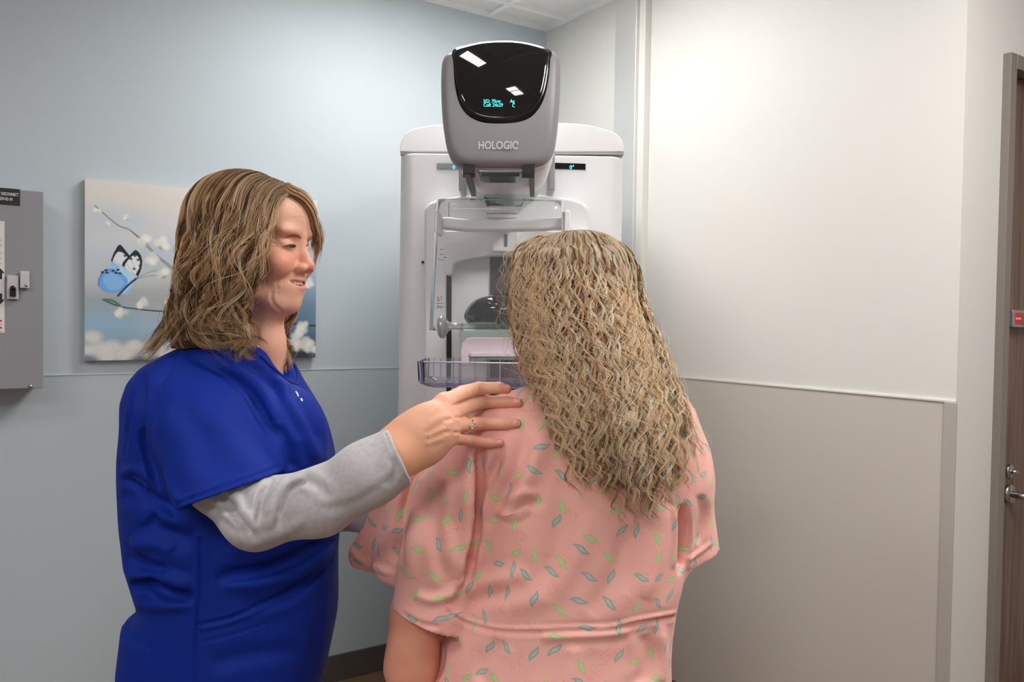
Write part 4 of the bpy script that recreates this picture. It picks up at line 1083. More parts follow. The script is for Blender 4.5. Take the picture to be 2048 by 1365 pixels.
def gown_mat():
    m = mat('pink_leaf_gown', srgb(242, 166, 152), .75, spec=.2, sheen=.15, bump=.12, bscale=900)
    nt = m.node_tree; b = nt.nodes['Principled BSDF']; lk = nt.links
    def N(t, **k):
        n = nt.nodes.new(t)
        for a, v in k.items(): setattr(n, a, v)
        return n
    def mth(op, a, b_=None, c=None):
        n = N('ShaderNodeMath', operation=op)
        for i, x in enumerate((a, b_, c)):
            if x is None: continue
            if isinstance(x, (int, float)): n.inputs[i].default_value = x
            else: lk.new(x, n.inputs[i])
        return n.outputs[0]
    uv = N('ShaderNodeUVMap', uv_map='UVMap')
    def leaf(scale, shift, prev, thr):
        mp = N('ShaderNodeMapping'); mp.inputs['Scale'].default_value = (scale, scale, 1); mp.inputs['Location'].default_value = shift
        lk.new(uv.outputs[0], mp.inputs[0])
        v = N('ShaderNodeTexVoronoi', voronoi_dimensions='2D'); v.inputs['Scale'].default_value = 1; v.inputs['Randomness'].default_value = .62
        lk.new(mp.outputs[0], v.inputs['Vector'])
        d = N('ShaderNodeVectorMath', operation='SUBTRACT'); lk.new(mp.outputs[0], d.inputs[0]); lk.new(v.outputs['Position'], d.inputs[1])
        sc_ = N('ShaderNodeSeparateColor'); lk.new(v.outputs['Color'], sc_.inputs[0])
        rot = N('ShaderNodeVectorRotate', rotation_type='Z_AXIS'); lk.new(d.outputs[0], rot.inputs['Vector']); lk.new(mth('MULTIPLY', sc_.outputs[0], 6.283), rot.inputs['Angle'])
        s = N('ShaderNodeSeparateXYZ'); lk.new(rot.outputs[0], s.inputs[0])
        x = mth('DIVIDE', s.outputs[0], .37)
        ax = mth('ABSOLUTE', x)
        bend = mth('MULTIPLY', mth('SINE', mth('MULTIPLY', x, 2.6)), .055)
        y = mth('ABSOLUTE', mth('ADD', s.outputs[1], bend))
        wid = mth('MULTIPLY', mth('SUBTRACT', 1, mth('POWER', ax, 1.5)), .135)
        ins = mth('SUBTRACT', wid, y)
        soft = N('ShaderNodeMapRange'); soft.inputs[1].default_value = 0; soft.inputs[2].default_value = .02; lk.new(ins, soft.inputs[0])
        on = mth('MULTIPLY', soft.outputs[0], mth('GREATER_THAN', sc_.outputs[2], thr))
        pick = mth('GREATER_THAN', sc_.outputs[1], .52)
        c1 = N('ShaderNodeMix', data_type='RGBA'); c1.inputs[6].default_value = srgb(190, 208, 132); c1.inputs[7].default_value = srgb(156, 174, 164); lk.new(pick, c1.inputs[0])
        core = N('ShaderNodeMapRange'); core.inputs[1].default_value = .035; core.inputs[2].default_value = .10; core.inputs[4].default_value = .55; lk.new(ins, core.inputs[0])
        c2 = N('ShaderNodeMix', data_type='RGBA'); lk.new(core.outputs[0], c2.inputs[0]); lk.new(c1.outputs[2], c2.inputs[6]); c2.inputs[7].default_value = srgb(212, 220, 204)
        mx = N('ShaderNodeMix', data_type='RGBA'); lk.new(on, mx.inputs[0])
        if isinstance(prev, tuple): mx.inputs[6].default_value = prev
        else: lk.new(prev, mx.inputs[6])
        lk.new(c2.outputs[2], mx.inputs[7]); return mx.outputs[2]
    # base cloth with faint red scribbles
    n = N('ShaderNodeTexNoise'); n.inputs['Scale'].default_value = 260; n.inputs['Detail'].default_value = 2; lk.new(uv.outputs[0], n.inputs['Vector'])
    n3 = N('ShaderNodeTexNoise'); n3.inputs['Scale'].default_value = 22; lk.new(uv.outputs[0], n3.inputs['Vector'])
    ridge = mth('ABSOLUTE', mth('SUBTRACT', n.outputs[0], .5))
    line_ = N('ShaderNodeMapRange'); line_.inputs[1].default_value = .035; line_.inputs[2].default_value = .0; lk.new(ridge, line_.inputs[0])
    msk = N('ShaderNodeMapRange'); msk.inputs[1].default_value = .45; msk.inputs[2].default_value = .62; lk.new(n3.outputs[0], msk.inputs[0])
    base = N('ShaderNodeMix', data_type='RGBA'); base.inputs[6].default_value = srgb(247, 186, 174); base.inputs[7].default_value = srgb(222, 120, 112)
    lk.new(mth('MULTIPLY', mth('MULTIPLY', line_.outputs[0], msk.outputs[0]), .6), base.inputs[0])
    r1 = leaf(26, (.3, .1, 0), base.outputs[2], .12)
    lk.new(r1, b.inputs['Base Color'])
    return m
M_gown = gown_mat()
gc = P(1130, 900, 1.37)
ang = np.arctan2(GV[:, 0] - gc[0], -(GV[:, 1] - gc[1] - .0))
guv = np.stack([GV[:, 0] * .65 + ang * .085, GV[:, 2] + GV[:, 0] * .03], 1)
wgt = np.clip(np.abs(GV[:, 0] - gc[0]) / .1, 0, 1)
guv[:, 0] = GV[:, 0] + (GV[:, 1] - gc[1] + .118) * np.sign(GV[:, 0] - gc[0]) * .8 * wgt
fast_mesh('gown', GV, GF, M_gown, pat, uv=guv)

# body: head turned away to the left, neck, arms, legs
def head_prims(M, O, Fd, Ld, Ud, nose=0.0, nup=0.0, chf=0.0, chu=0.0):
    Rm = np.stack([Fd, Ld, Ud], 1)
    H = lambda f, l, u: O + Fd * f + Ld * l + Ud * u
    e = lambda c, r, k=.012: M.add(s_ell(H(*c), r, Rm), k)
    M.add(s_ell(H(-.014, 0, .036), (.096, .075, .080), Rm), .001)
    e((.036, 0, .046), (.052, .060, .052), .02)
    e((.030, 0, -.025), (.052, .060, .058), .02)
    e((.040, 0, -.070), (.044, .042, .040), .02)
    for s in (-1, 1):
        M.add(s_chain([H(-.005, s * .056, -.050), H(.030 + chf * .5, s * .046, -.082 + chu * .4), H(.070 + chf * .9, s * .018, -.104 + chu * .9), H(.078 + chf, 0, -.106 + chu)], [.014, .015, .0145, .0145]), .014)
        e((.054, s * .038, -.028), (.026, .024, .021), .014)
        e((.070, s * .024, .022), (.016, .026, .010), .012)
        M.sub(s_ell(H(.0925, s * .031, .002), (.014, .018, .010), Rm), .010)
        e((.0655, s * .0315, -.001), (.0145, .0150, .0125), .004)
        e((-.006, s * .074, -.012), (.014, .006, .028), .005)       # ears
    M.add(s_chain([H(.082, 0, .014), H(.0935 + nose * .8, 0, -.014), H(.104 + nose, 0, -.036 + nup)], [.0068, .0076, .0094], k=.006), .009)
    for s in (-1, 1):
        e((.0925 + nose * .5, s * .0135, -.041 + nup), (.0115, .0075, .0080), .005)
        M.sub(s_ell(H(.0985 + nose, s * .0065, -.0505 + nup), (.006, .0032, .004), Rm), .002)
    e((.070 + chf * .55, 0, -.072 + chu * .5), (.022, .031, .022), .012)
    e((.078 + chf * .95, 0, -.101 + chu), (.0135, .017, .0125), .010)
    return H, Rm
PF = np.array((-math.sin(math.radians(60)), math.cos(math.radians(60)), -.05)); PF /= np.linalg.norm(PF)
PL = np.array((-PF[1], PF[0], 0)); PL /= np.linalg.norm(PL); PU = np.cross(PF, PL)
OP = P(1135, 606, 1.385)
pb = Model()
PH, PR = head_prims(pb, OP, PF, PL, PU)
pb.add(s_cone(OP + np.array((.01, -.0, -.05)), P(1155, 800, 1.38), .052, .056), .015)
pb.add(s_stack([mkrow(y, xl + 34, xr - 34, zc, max(hd - .032, .03)) for y, xl, xr, zc, hd in prow if y < 1700], 2.25, -.06), .01)
# left arm hangs, right arm reaches forward
la_ = [P(975, 900, 1.365), P(900, 1060, 1.345), P(832, 1225, 1.322), P(824, 1330, 1.33), P(840, 1460, 1.36), P(850, 1530, 1.36)]
pb.add(s_chain(la_, [.034, .034, .0375, .0365, .026, .024], k=.02), .01)
pb.add(s_cone(P(827, 1290, 1.32), P(820, 1340, 1.325), .0380, .0370), .02)
hb = la_[-1]
pb.add(s_cone(hb, hb + np.array((.0, .01, -.07)), .026, .032, (1, 0, 0), .5), .01)
for i, (dx, ln) in enumerate(((-.028, .065), (-.009, .075), (.010, .072), (.028, .055))):
    b0 = hb + np.array((.0, .01 + dx, -.095)); pb.add(s_chain([b0, b0 + np.array((.004, 0, -ln * .5)), b0 + np.array((.018, 0, -ln))], [.0095, .009, .0075]), .004)
pb.add(s_chain([hb + np.array((0, .03, -.03)), hb + np.array((.01, .06, -.06)), hb + np.array((.02, .066, -.085))], [.012, .0105, .009]), .006)
ra_ = [P(1325, 880, 1.37), P(1362, 1045, 1.39), P(1330, 1100, 1.56), P(1270, 1060, 1.66), P(1245, 1040, 1.70)]
pb.add(s_chain(ra_, [.042, .036, .034, .025, .026], k=.02), .01)
hb = ra_[-1]
for i in range(4):
    b0 = hb + np.array((-.02, .01, .03 - .02 * i)); pb.add(s_chain([b0, b0 + np.array((-.03, .02, 0)), b0 + np.array((-.055, .015, -.01))], [.0095, .009, .0075]), .005)
pb.add(s_chain([hb + np.array((0, -.01, .02)), hb + np.array((-.02, -.02, .045)), hb + np.array((-.035, -.01, .06))], [.011, .010, .0085]), .006)
# legs and bare feet in the standing pose
for s in (-1, 1):
    hx, hy = gc[0] + s * .10, gc[1]
    pb.add(s_chain([(hx, hy, .80), (hx, hy, .48), (hx, hy + .02, .30), (hx, hy, .09)], [.085, .058, .052, .034], k=.02), .02)
    pb.add(s_cone((hx, hy - .02, .040), (hx + s * .01, hy + .15, .026), .036, .030, (0, 0, 1), .8), .02)
pb.cut(lambda p: -(p[:, 2] - .004), .002)
BV, BF = nets(pb, (P(700, 1000, 1.4)[0], 1.08, -.02), (P(1480, 1000, 1.4)[0], 1.86, 1.72), .0026)
BV = relax(BV, BF, 2)
def skin_color(V, base=(232, 176, 150), blot=.06, seed=2):
    c = np.tile(L(base), (len(V), 1)); n = vnoise(V * 30, seed) * .6 + vnoise(V * 90, seed + 1) * .4
    c = c * (1 + blot * n[:, None] * np.array((.4, 1, 1))); return c
pc = skin_color(BV, (226, 158, 132), .08)
body_p = fast_mesh('body', BV, BF, M_skin, pat, colors=pc)

# hair: under-layer and strands
hu = Model()
hu.add(s_ell(PH(-.018, 0, .034), (.099, .080, .083), PR), .001)
hu.add(s_stack([mkrow(y, xl, xr, zc, hd) for y, xl, xr, zc, hd in ((520, 1065, 1235, 1.37, .075), (600, 1052, 1275, 1.36, .082), (680, 1068, 1305, 1.335, .070), (760, 1098, 1330, 1.30, .055), (840, 1135, 1358, 1.262, .036), (910, 1175, 1370, 1.245, .024), (960, 1215, 1365, 1.237, .014))], 2.2, .1), .02)
hu.sub(s_cone(PH(.085, 0, .02), PH(.085, 0, -.12), .060, .062), .01)
HV, HF = nets(hu, (P(1000, 700, 1.4)[0], 1.12, .95), (P(1400, 700, 1.4)[0], 1.55, 1.62), .004)
HV = relax(HV, HF, 2); HV = HV - vnormals(HV, HF) * (.002 + np.abs(vnoise(HV * np.array((160, 160, 16)), 5)) * .003)[:, None]
un = mat('hair_under_layer_brown', srgb(120, 90, 60), .6, noise=.35, nscale=90)  # darker brown puts shade into the gaps between strands
fast_mesh('hair_under_layer', HV, HF, un, pat)
PG = [[(1120, 470, 1.40), (1070, 476, 1.40), (1035, 505, 1.385), (1026, 560, 1.37), (1028, 640, 1.36), (1042, 700, 1.345), (1052, 745, 1.33)],
      [(1125, 466, 1.39), (1072, 486, 1.36), (1040, 545, 1.33), (1040, 620, 1.30), (1052, 700, 1.275), (1075, 780, 1.245), (1092, 840, 1.23)],
      [(1130, 463, 1.38), (1085, 500, 1.325), (1062, 580, 1.285), (1068, 670, 1.26), (1095, 770, 1.235), (1122, 860, 1.222), (1150, 950, 1.218)],
      [(1138, 461, 1.37), (1105, 520, 1.295), (1095, 610, 1.262), (1115, 720, 1.24), (1150, 830, 1.222), (1175, 920, 1.216), (1200, 990, 1.215)],
      [(1148, 460, 1.365), (1145, 530, 1.278), (1150, 630, 1.252), (1178, 750, 1.232), (1210, 860, 1.217), (1238, 950, 1.213), (1262, 1025, 1.213)],
      [(1160, 460, 1.365), (1188, 535, 1.28), (1208, 640, 1.252), (1235, 760, 1.232), (1262, 870, 1.217), (1285, 960, 1.213), (1305, 1030, 1.214)],
      [(1172, 462, 1.37), (1222, 545, 1.30), (1255, 655, 1.268), (1288, 775, 1.245), (1318, 880, 1.227), (1338, 960, 1.222), (1350, 1010, 1.224)],
      [(1182, 466, 1.38), (1240, 535, 1.345), (1280, 635, 1.31), (1318, 745, 1.28), (1352, 850, 1.25), (1375, 920, 1.24), (1388, 965, 1.24)],
      [(1188, 470, 1.40), (1250, 545, 1.41), (1292, 645, 1.385), (1330, 740, 1.345), (1368, 840, 1.295), (1396, 890, 1.275), (1418, 930, 1.27)]]
for g_ in range(1, 8): a_, b_ = PG[g_][-2:]; PG[g_].append((b_[0] + (b_[0] - a_[0]) * .45, b_[1] + (b_[1] - a_[1]) * .45, b_[2]))
for g_ in (0, 7, 8): PG[g_] = [(x + {0: -10, 7: 8, 8: 16}[g_] * min(1, k / 3), y, z) for k, (x, y, z) in enumerate(PG[g_])]
ppal = [((254, 233, 198), .27), ((248, 215, 168), .19), ((255, 243, 219), .28), ((216, 173, 125), .15), ((166, 123, 84), .11)]
kw = dict(M=64, push=(hu, gown), margin=.0015)
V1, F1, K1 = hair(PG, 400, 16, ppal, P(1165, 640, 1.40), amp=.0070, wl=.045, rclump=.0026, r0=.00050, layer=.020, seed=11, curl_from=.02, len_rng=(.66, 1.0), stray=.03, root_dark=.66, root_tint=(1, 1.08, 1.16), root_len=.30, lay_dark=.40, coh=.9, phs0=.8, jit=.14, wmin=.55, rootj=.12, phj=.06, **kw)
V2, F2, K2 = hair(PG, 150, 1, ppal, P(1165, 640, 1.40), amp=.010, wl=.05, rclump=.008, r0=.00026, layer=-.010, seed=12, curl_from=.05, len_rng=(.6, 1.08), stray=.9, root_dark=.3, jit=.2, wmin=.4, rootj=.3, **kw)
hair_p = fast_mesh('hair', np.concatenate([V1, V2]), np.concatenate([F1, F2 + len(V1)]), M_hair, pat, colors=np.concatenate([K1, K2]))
tag(hair_p, label='long curly blonde hair with darker roots')
# ------------------------------------------------------------------ nurse: profile to the right, royal blue scrub top over a grey long-sleeved shirt
ZN = 1.43
nur = empty('person', (P(455, 900, ZN)[0], P(455, 900, ZN)[1], 0), 'smiling woman in royal blue scrub top, one hand laid on the gowned shoulder beside her', 'person')
NF = np.array((math.cos(math.radians(13)), -math.sin(math.radians(13)), -.03)); NF /= np.linalg.norm(NF)
NLv = np.array((-NF[1], NF[0], 0)); NLv /= np.linalg.norm(NLv); NU = np.cross(NF, NLv)
ON = P(600, 493, 1.37) - .079 * NF
nrow = [(676, 420, 560, 1.42, .055), (690, 385, 563, 1.42, .08), (706, 345, 570, 1.42, .115), (730, 300, 582, 1.425, .150), (760, 272, 596, 1.43, .172), (800, 253, 615, 1.43, .183), (850, 243, 640, 1.43, .186), (910, 238, 664, 1.43, .182),
        (960, 236, 672, 1.43, .176), (1040, 237, 675, 1.43, .17), (1110, 244, 671, 1.43, .17), (1165, 262, 671, 1.43, .17), (1190, 271, 671, 1.43, .17), (1230, 259, 669, 1.43, .172), (1270, 246, 663, 1.43, .175), (1320, 238, 653, 1.43, .178), (1365, 236, 641, 1.43, .18)]
nrow = [(y, xl + 26 * min(1, max(0, (y - 730) / 120)), xr, zc, hd) for y, xl, xr, zc, hd in nrow]
scr = Model()
scr.add(s_stack([mkrow(*r) for r in nrow] + [mkrow(1480, 262, 628, 1.43, .182)], 2.25, .03), .001)
scr.add(s_ell(P(560, 880, 1.33), (.075, .08, .09)), .04)
scr.add(s_ell(P(560, 880, 1.50), (.075, .08, .09)), .04)
# right (near) sleeve
h1, h2 = P(355, 1022, 1.215), P(562, 946, 1.215)
hd_ = (h2 - h1) / np.linalg.norm(h2 - h1); vd_ = (h1 + h2) / 2 - CP; vd_ /= np.linalg.norm(vd_)
hn = np.cross(hd_, vd_); hn = hn if hn[2] < 0 else -hn
hm = (h1 + h2) / 2
shl = s_chain([P(372, 772, 1.31), P(412, 850, 1.262), hm + hn * .05 - vd_ * .012], [.062, .071, .086], vd_, .82, .02)
scr.add(s_cut(shl, (hm, hn)), .022)
scr.sub(s_cone(hm + hn * .045, hm + hn * .12, .068, .072, vd_, .82), .002)
carves(scr, [([(352, 1030), (320, 1000), (292, 930), (282, 870)], .010, .012), ([(262, 1176), (290, 1172), (325, 1188), (372, 1196)], .009, .012), ([(666, 1082), (600, 1120), (520, 1150), (440, 1162)], .006, .012),
               ([(556, 880), (530, 820), (490, 772), (440, 742)], .006, .014), ([(668, 1112), (620, 1160), (560, 1195)], .005, .012), ([(245, 958), (275, 985), (315, 1020)], .007, .014), ([(255, 1100), (290, 1128), (330, 1142)], .005, .014)])
# left (far) sleeve
scr.add(s_cone(P(470, 760, 1.56), P(560, 930, 1.62), .075, .075), .03)
scr.sub(s_cone(P(570, 950, 1.625), P(600, 1000, 1.63), .068, .07), .002)
# V neck and hem
neckc = ON + np.array((-.035, -.002, -.20))
scr.sub(s_cone(P(470, 610, 1.42), P(500, 700, 1.405), .060, .046), .004)
scr.sub(s_chain([P(520, 690, 1.40), P(572, 735, 1.385), P(592, 762, 1.375)], [.040, .024, .010], k=.01), .003)
scr.cut(lambda p: -(p[:, 2] - .76), .002)
SV, SF = nets(scr, (P(200, 1000, 1.5)[0], 1.08, .72), (P(740, 1000, 1.6)[0], 1.80, 1.46), .0032)
SV = relax(SV, SF, 3)
nz = vnoise(SV * np.array((8, 8, 6)), 13) * .004 + vnoise(SV * np.array((20, 20, 14)) + 5, 14) * .0012
SV = SV - vnormals(SV, SF) * nz[:, None]
sst = [([(342, 722), (338, 745), (320, 770)], .002, 3), ([(300, 705), (288, 740), (283, 800), (285, 860), (297, 915), (320, 965), (352, 1018)], .008, 7), ([(345, 712), (320, 735), (300, 775)], -.003, 10),
       ([(300, 722), (285, 745), (268, 790), (258, 850), (250, 910)], .0022, 3, 1), ([(292, 720), (276, 750), (260, 800), (250, 860)], -.002, 4, 1),
       ([(372, 712), (430, 735), (485, 775), (520, 830), (553, 880)], .006, 9), ([(400, 705), (460, 725), (520, 770), (556, 840)], -.006, 12), ([(440, 700), (520, 745), (575, 820), (600, 880)], .007, 12),
       ([(545, 765), (590, 830), (620, 890), (640, 925)], -.005, 13), ([(575, 775), (612, 830), (640, 885)], .004, 9), ([(490, 715), (545, 745), (580, 790)], -.004, 9),
       ([(560, 850), (580, 905), (585, 940)], .007, 10),
       ([(350, 800), (400, 870), (420, 950)], .003, 22), ([(430, 830), (470, 890), (500, 940)], -.003, 22),
       ([(355, 1017), (420, 993), (490, 968), (560, 942)], -.0015, 4, 1), ([(352, 1010), (420, 984), (490, 959), (556, 934)], .0018, 3, 1),
       ([(260, 940), (290, 980), (330, 1010), (360, 1030)], .010, 12), ([(240, 950), (270, 945), (300, 965)], -.005, 10), ([(245, 985), (290, 1010), (310, 1050)], .007, 14),
       ([(290, 1040), (330, 1070), (390, 1080)], .008, 18), ([(262, 1090), (310, 1085), (350, 1100)], -.007, 14), ([(250, 1110), (290, 1140), (330, 1150)], .008, 12),
       ([(262, 1172), (300, 1168), (340, 1190), (390, 1192)], .010, 10), ([(275, 1150), (320, 1150), (380, 1170)], -.006, 10), ([(262, 1205), (310, 1215), (370, 1212)], -.004, 10),
       ([(660, 1075), (600, 1110), (520, 1140), (430, 1150)], .007, 12), ([(665, 1090), (610, 1140), (540, 1165), (450, 1175)], -.006, 12), ([(668, 1120), (620, 1160), (560, 1200), (480, 1215)], .006, 11), ([(640, 1060), (560, 1080), (440, 1110)], -.005, 14),
       ([(400, 1080), (402, 1140), (398, 1220), (392, 1300), (392, 1370)], .004, 4, 1),
       ([(400, 1258), (460, 1245), (530, 1215), (590, 1185)], -.0022, 3.2, 1), ([(400, 1250), (460, 1237), (530, 1208), (590, 1178)], .003, 4, 1), ([(402, 1286), (460, 1272), (530, 1248)], .0016, 2.5, 1),
       ([(420, 1330), (500, 1310), (600, 1300)], .004, 16), ([(250, 1260), (252, 1310), (246, 1365)], .003, 5), ([(640, 1180), (632, 1250), (622, 1330)], .003, 8), ([(615, 1215), (618, 1290), (606, 1365)], .0016, 2.5, 1)]
SV = strokes(SV, SF, sst)
M_scrub = mat('royal_blue_cotton', (.0012, .020, .25, 1), .7, spec=.2, noise=.06, nscale=8, bump=.12, bscale=1200)
top = fast_mesh('scrub_top', SV, SF, M_scrub, nur)
sb = bvh_of(SV, SF)
M_thread = mat('white_embroidery', srgb(228, 226, 232), .6)
for pl in ([(591, 784), (592.5, 782.5), (597, 789), (595.5, 791)], [(594, 790), (595.5, 789), (598, 793), (596, 793.5)], [(600.5, 798), (603, 796.5), (606, 801), (603.5, 803)]):
    decal('chest_logo', sb, pl, M_thread, top, nn=2)
tube('collar_band', [p for p in (cast(sb, *q, .0015) for q in catmull([(500, 698), (520, 712), (545, 735), (570, 757), (590, 770), (596, 762), (594, 745), (586, 728)], 4)) if p is not None], .0028, M_scrub, top, n=8)
# scrub trousers
tr = Model()
tc_ = P(440, 1365, 1.43)
tr.add(s_stack([(.70, tc_[0] + .005, tc_[1], .155, .165), (.84, tc_[0] + .005, tc_[1], .163, .172), (.92, tc_[0], tc_[1], .15, .16)], 2.2), .001)
for s in (-1, 1):
    tr.add(s_chain([(tc_[0], tc_[1] + s * .09, .74), (tc_[0] + .01, tc_[1] + s * .095, .45), (tc_[0] - .01, tc_[1] + s * .10, .06)], [.095, .075, .062], k=.02), .03)
tr.cut(lambda p: -(p[:, 2] - .05), .002)
TV, TF = nets(tr, tc_ - np.array((.25, .3, tc_[2])), tc_ + np.array((.25, .3, .2)), .006)
fast_mesh('scrub_trousers', relax(TV, TF, 2), TF, M_scrub, nur)
for s in (-1, 1):
    sm = Model(); bx0 = np.array((tc_[0], tc_[1] + s * .10, 0))
    sm.add(s_cone(bx0 + (-.03, 0, .045), bx0 + (.17, 0, .032), .042, .036), .01); sm.add(s_cone(bx0 + (-.03, 0, .05), bx0 + (-.01, 0, .09), .042, .040), .02)
    sm.cut(lambda p: -(p[:, 2] - .003), .002)
    a_, b_ = nets(sm, bx0 - (.1, .08, .02), bx0 + (.25, .08, .16), .005); fast_mesh('shoe', relax(a_, b_, 1), b_, M_blk, nur)

# grey long-sleeved undershirt: near arm, far arm, a sliver at the neck
us = Model()
arm = [P(412, 900, 1.265), P(440, 955, 1.235), P(515, 1030, 1.205), P(640, 1004, 1.19), P(735, 948, 1.185), P(806, 909, 1.185)]
us.add(s_chain(arm, [.050, .050, .0475, .0465, .045, .0435], k=.02), .001)
us.add(s_ell(P(565, 1008, 1.205), (.040, .036, .034)), .02)
carves(us, [([(606, 962), (580, 980), (560, 1015), (552, 1050)], .007, .010), ([(560, 960), (528, 990), (512, 1030)], .005, .010), ([(440, 990), (462, 1030), (496, 1066)], .0045, .010), ([(480, 980), (490, 1015), (520, 1055)], .004, .010)])
c1, c2 = P(776, 860, 1.185), P(823, 964, 1.185); cd = (c2 - c1) / np.linalg.norm(c2 - c1); cv = (c1 + c2) / 2 - CP; cv /= np.linalg.norm(cv)
cn = np.cross(cd, cv); cn = cn if cn[0] > 0 else -cn
us.cut(s_half((c1 + c2) / 2, cn), .001)
us.sub(s_cone((c1 + c2) / 2 + cn * .015, (c1 + c2) / 2 + cn * .05, .0365, .0365), .002)
far = [P(560, 930, 1.62), P(620, 1020, 1.62), P(730, 1018, 1.55), P(790, 985, 1.50)]
us2 = Model(); us2.add(s_cut(s_chain(far, [.05, .046, .040, .036], k=.02), (P(792, 985, 1.5), P(792, 985, 1.5) - P(730, 1018, 1.55))), .001)
UV_, UF = nets(us, (P(380, 1000, 1.2)[0] - .03, 1.1, .95), (P(850, 1000, 1.6)[0], 1.72, 1.40), .0028)
UV_ = relax(UV_, UF, 2)
UV_ = strokes(UV_, UF, [([(395, 1000), (430, 1020), (480, 1010)], .004, 8), ([(440, 985), (470, 1030), (500, 1070)], .005, 7), ([(470, 975), (490, 1020), (530, 1060)], -.004, 9), ([(545, 955), (520, 1000), (515, 1050)], .006, 6), ([(575, 955), (545, 1000), (540, 1060)], -.004, 8),
      ([(608, 962), (575, 985), (555, 1030)], .007, 6), ([(605, 955), (640, 975), (660, 1000)], .003, 9), ([(430, 1030), (470, 1060), (520, 1080)], .003, 8), ([(640, 1020), (700, 1010), (760, 975)], .002, 10), ([(770, 975), (790, 945), (785, 915)], .003, 8),
      ([(770, 866), (790, 915), (815, 966)], .0012, 2.2, 1), ([(500, 1090), (560, 1070), (610, 1040)], -.002, 10)])
UV_ = UV_ - vnormals(UV_, UF) * (vnoise(UV_ * 22, 31) * .0012)[:, None]
M_heather = mat('heather_grey_jersey', srgb(184, 181, 182), .85, spec=.15, sheen=.2, noise=.22, nscale=150, bump=.15, bscale=1500)
M_heather.node_tree.nodes['Principled BSDF']
shirt = fast_mesh('undershirt', UV_, UF, M_heather, nur); tag(shirt, label='heather grey long sleeves')
a_, b_ = nets(us2, (P(520, 1000, 1.6)[0], 1.38, .95), (P(850, 1000, 1.6)[0], 1.76, 1.40), .004)
fast_mesh('undershirt_sleeve', relax(a_, b_, 2), b_, M_heather, nur)
# body: head, neck, arms and hands in one surface
nb_ = Model()
NH, NR = head_prims(nb_, ON, NF, NLv, NU, nose=-.008, nup=.005, chf=-.016, chu=.011)
# smiling mouth: lips as soft ridges round a shallow opening
def mouth_pt(l, up):
    f = .0830 - 20.5 * l * l
    u = -.0610 + 5.0 * l * l + up * (1 - (l / .034) ** 2)
    return NH(f, l, u)
ls = np.linspace(-.034, .034, 13)
upl = [mouth_pt(l, .0062) for l in ls]; lol = [mouth_pt(l, -.0090) for l in ls]
def wl_(v): return [v * max(.22, math.sqrt(max(0, 1 - (l / .035) ** 2))) for l in ls]
nb_.sub(s_chain([mouth_pt(l, -.0016) - NF * .0008 for l in ls], wl_(.0068), k=.003), .0015)
nb_.add(s_chain([p + NF * .0002 for p in upl], wl_(.0030), k=.003), .0025)
nb_.add(s_chain([p + NF * .0004 for p in lol], wl_(.0040), k=.003), .003)
# folds beside the smile: raised cheek, groove to the mouth corner
for s in (-1, 1):
    nb_.sub(s_chain([NH(.086, s * .021, -.040), NH(.076, s * .033, -.050), NH(.066, s * .040, -.062)], [.0014, .0018, .0012]), .006)
    nb_.add(s_ell(NH(.0620, s * .036, -.034), (.020, .019, .017), NR), .012)
nb_.add(s_ell(NH(.036, 0, -.088), (.034, .036, .018), NR), .015)
nb_.add(s_chain([ON + NF * -.022 + NU * -.05, P(488, 690, 1.41), P(470, 760, 1.42)], [.054, .054, .07], k=.02), .014)
nb_.add(s_chain([ON + NF * .018 + NU * -.095, P(530, 690, 1.395), P(530, 750, 1.40)], [.030, .030, .030], k=.02), .02)
nb_.add(s_stack([mkrow(y, xl + 50, xr - 45, zc, max(hd - .045, .03)) for y, xl, xr, zc, hd in nrow if y > 735], 2.25, .03), .02)
nb_.add(s_chain([P(385, 780, 1.31)] + arm[:-1] + [P(800, 908, 1.185)], [.034, .030, .028, .030, .032, .032, .032], k=.02), .01)
nb_.add(s_chain([P(470, 760, 1.56)] + far, [.05, .044, .040, .032, .028], k=.02), .01)
# near hand: depths found on the gown it rests on
def gz(px, py, lift): 
    z = march(gown, px, py, 1.05, 1.6); return (1.30 if z is None else z) - lift
W0 = P(790, 903, 1.185); W1 = P(838, 878, 1.19)
fing = {'index': [(888, 806), (925, 786), (957, 777), (998, 776), (1014, 779)], 'middle': [(894, 829), (930, 815), (969, 804), (1013, 804), (1036, 806)],
        'ring': [(897, 853), (930, 849), (966, 847), (1009, 848), (1033, 847)], 'pinky': [(893, 874), (920, 878), (948, 882), (980, 886), (1000, 886)]}
frad = {'index': [.0125, .0108, .0102, .0090, .0076], 'middle': [.0125, .0110, .0106, .0092, .0076], 'ring': [.0122, .0104, .0100, .0086, .0072], 'pinky': [.0118, .0095, .0088, .0076, .0064]}
vdn = P(880, 850, 1.0) - CP; vdn /= np.linalg.norm(vdn)
nb_.add(s_chain([W0, W1, P(868, 855, 1.19)], [.035, .036, .036], vdn, .66, .02), .014)
zk = {}
for k_, pts in fing.items():
    g3 = []
    for i, (x, y) in enumerate(pts):
        lift = frad[k_][i] * (.95 if i > 1 else 1.15)
        z = gz(x, y, lift)
        if i == 0: z = min(z, 1.215)
        g3.append([x, y, z])
    zz_ = [q[2] for q in g3]
    for i in range(1, 4): g3[i][2] = min(zz_[i], (zz_[i - 1] + zz_[i + 1]) / 2 + .004)
    zk[k_] = [P(*q) for q in g3]
    nb_.add(s_chain(zk[k_], frad[k_], k=.003), .0032)
    nb_.add(s_chain([P(838 + (0), 878 + {'index': -22, 'middle': -8, 'ring': 6, 'pinky': 20}[k_], 1.185), zk[k_][0]], [.017, .0135], vdn, .8), .010)
nb_.add(s_ell((zk['middle'][0] + zk['ring'][0] + W1) / 3 + vdn * .006, (.030, .012, .032)), .012)
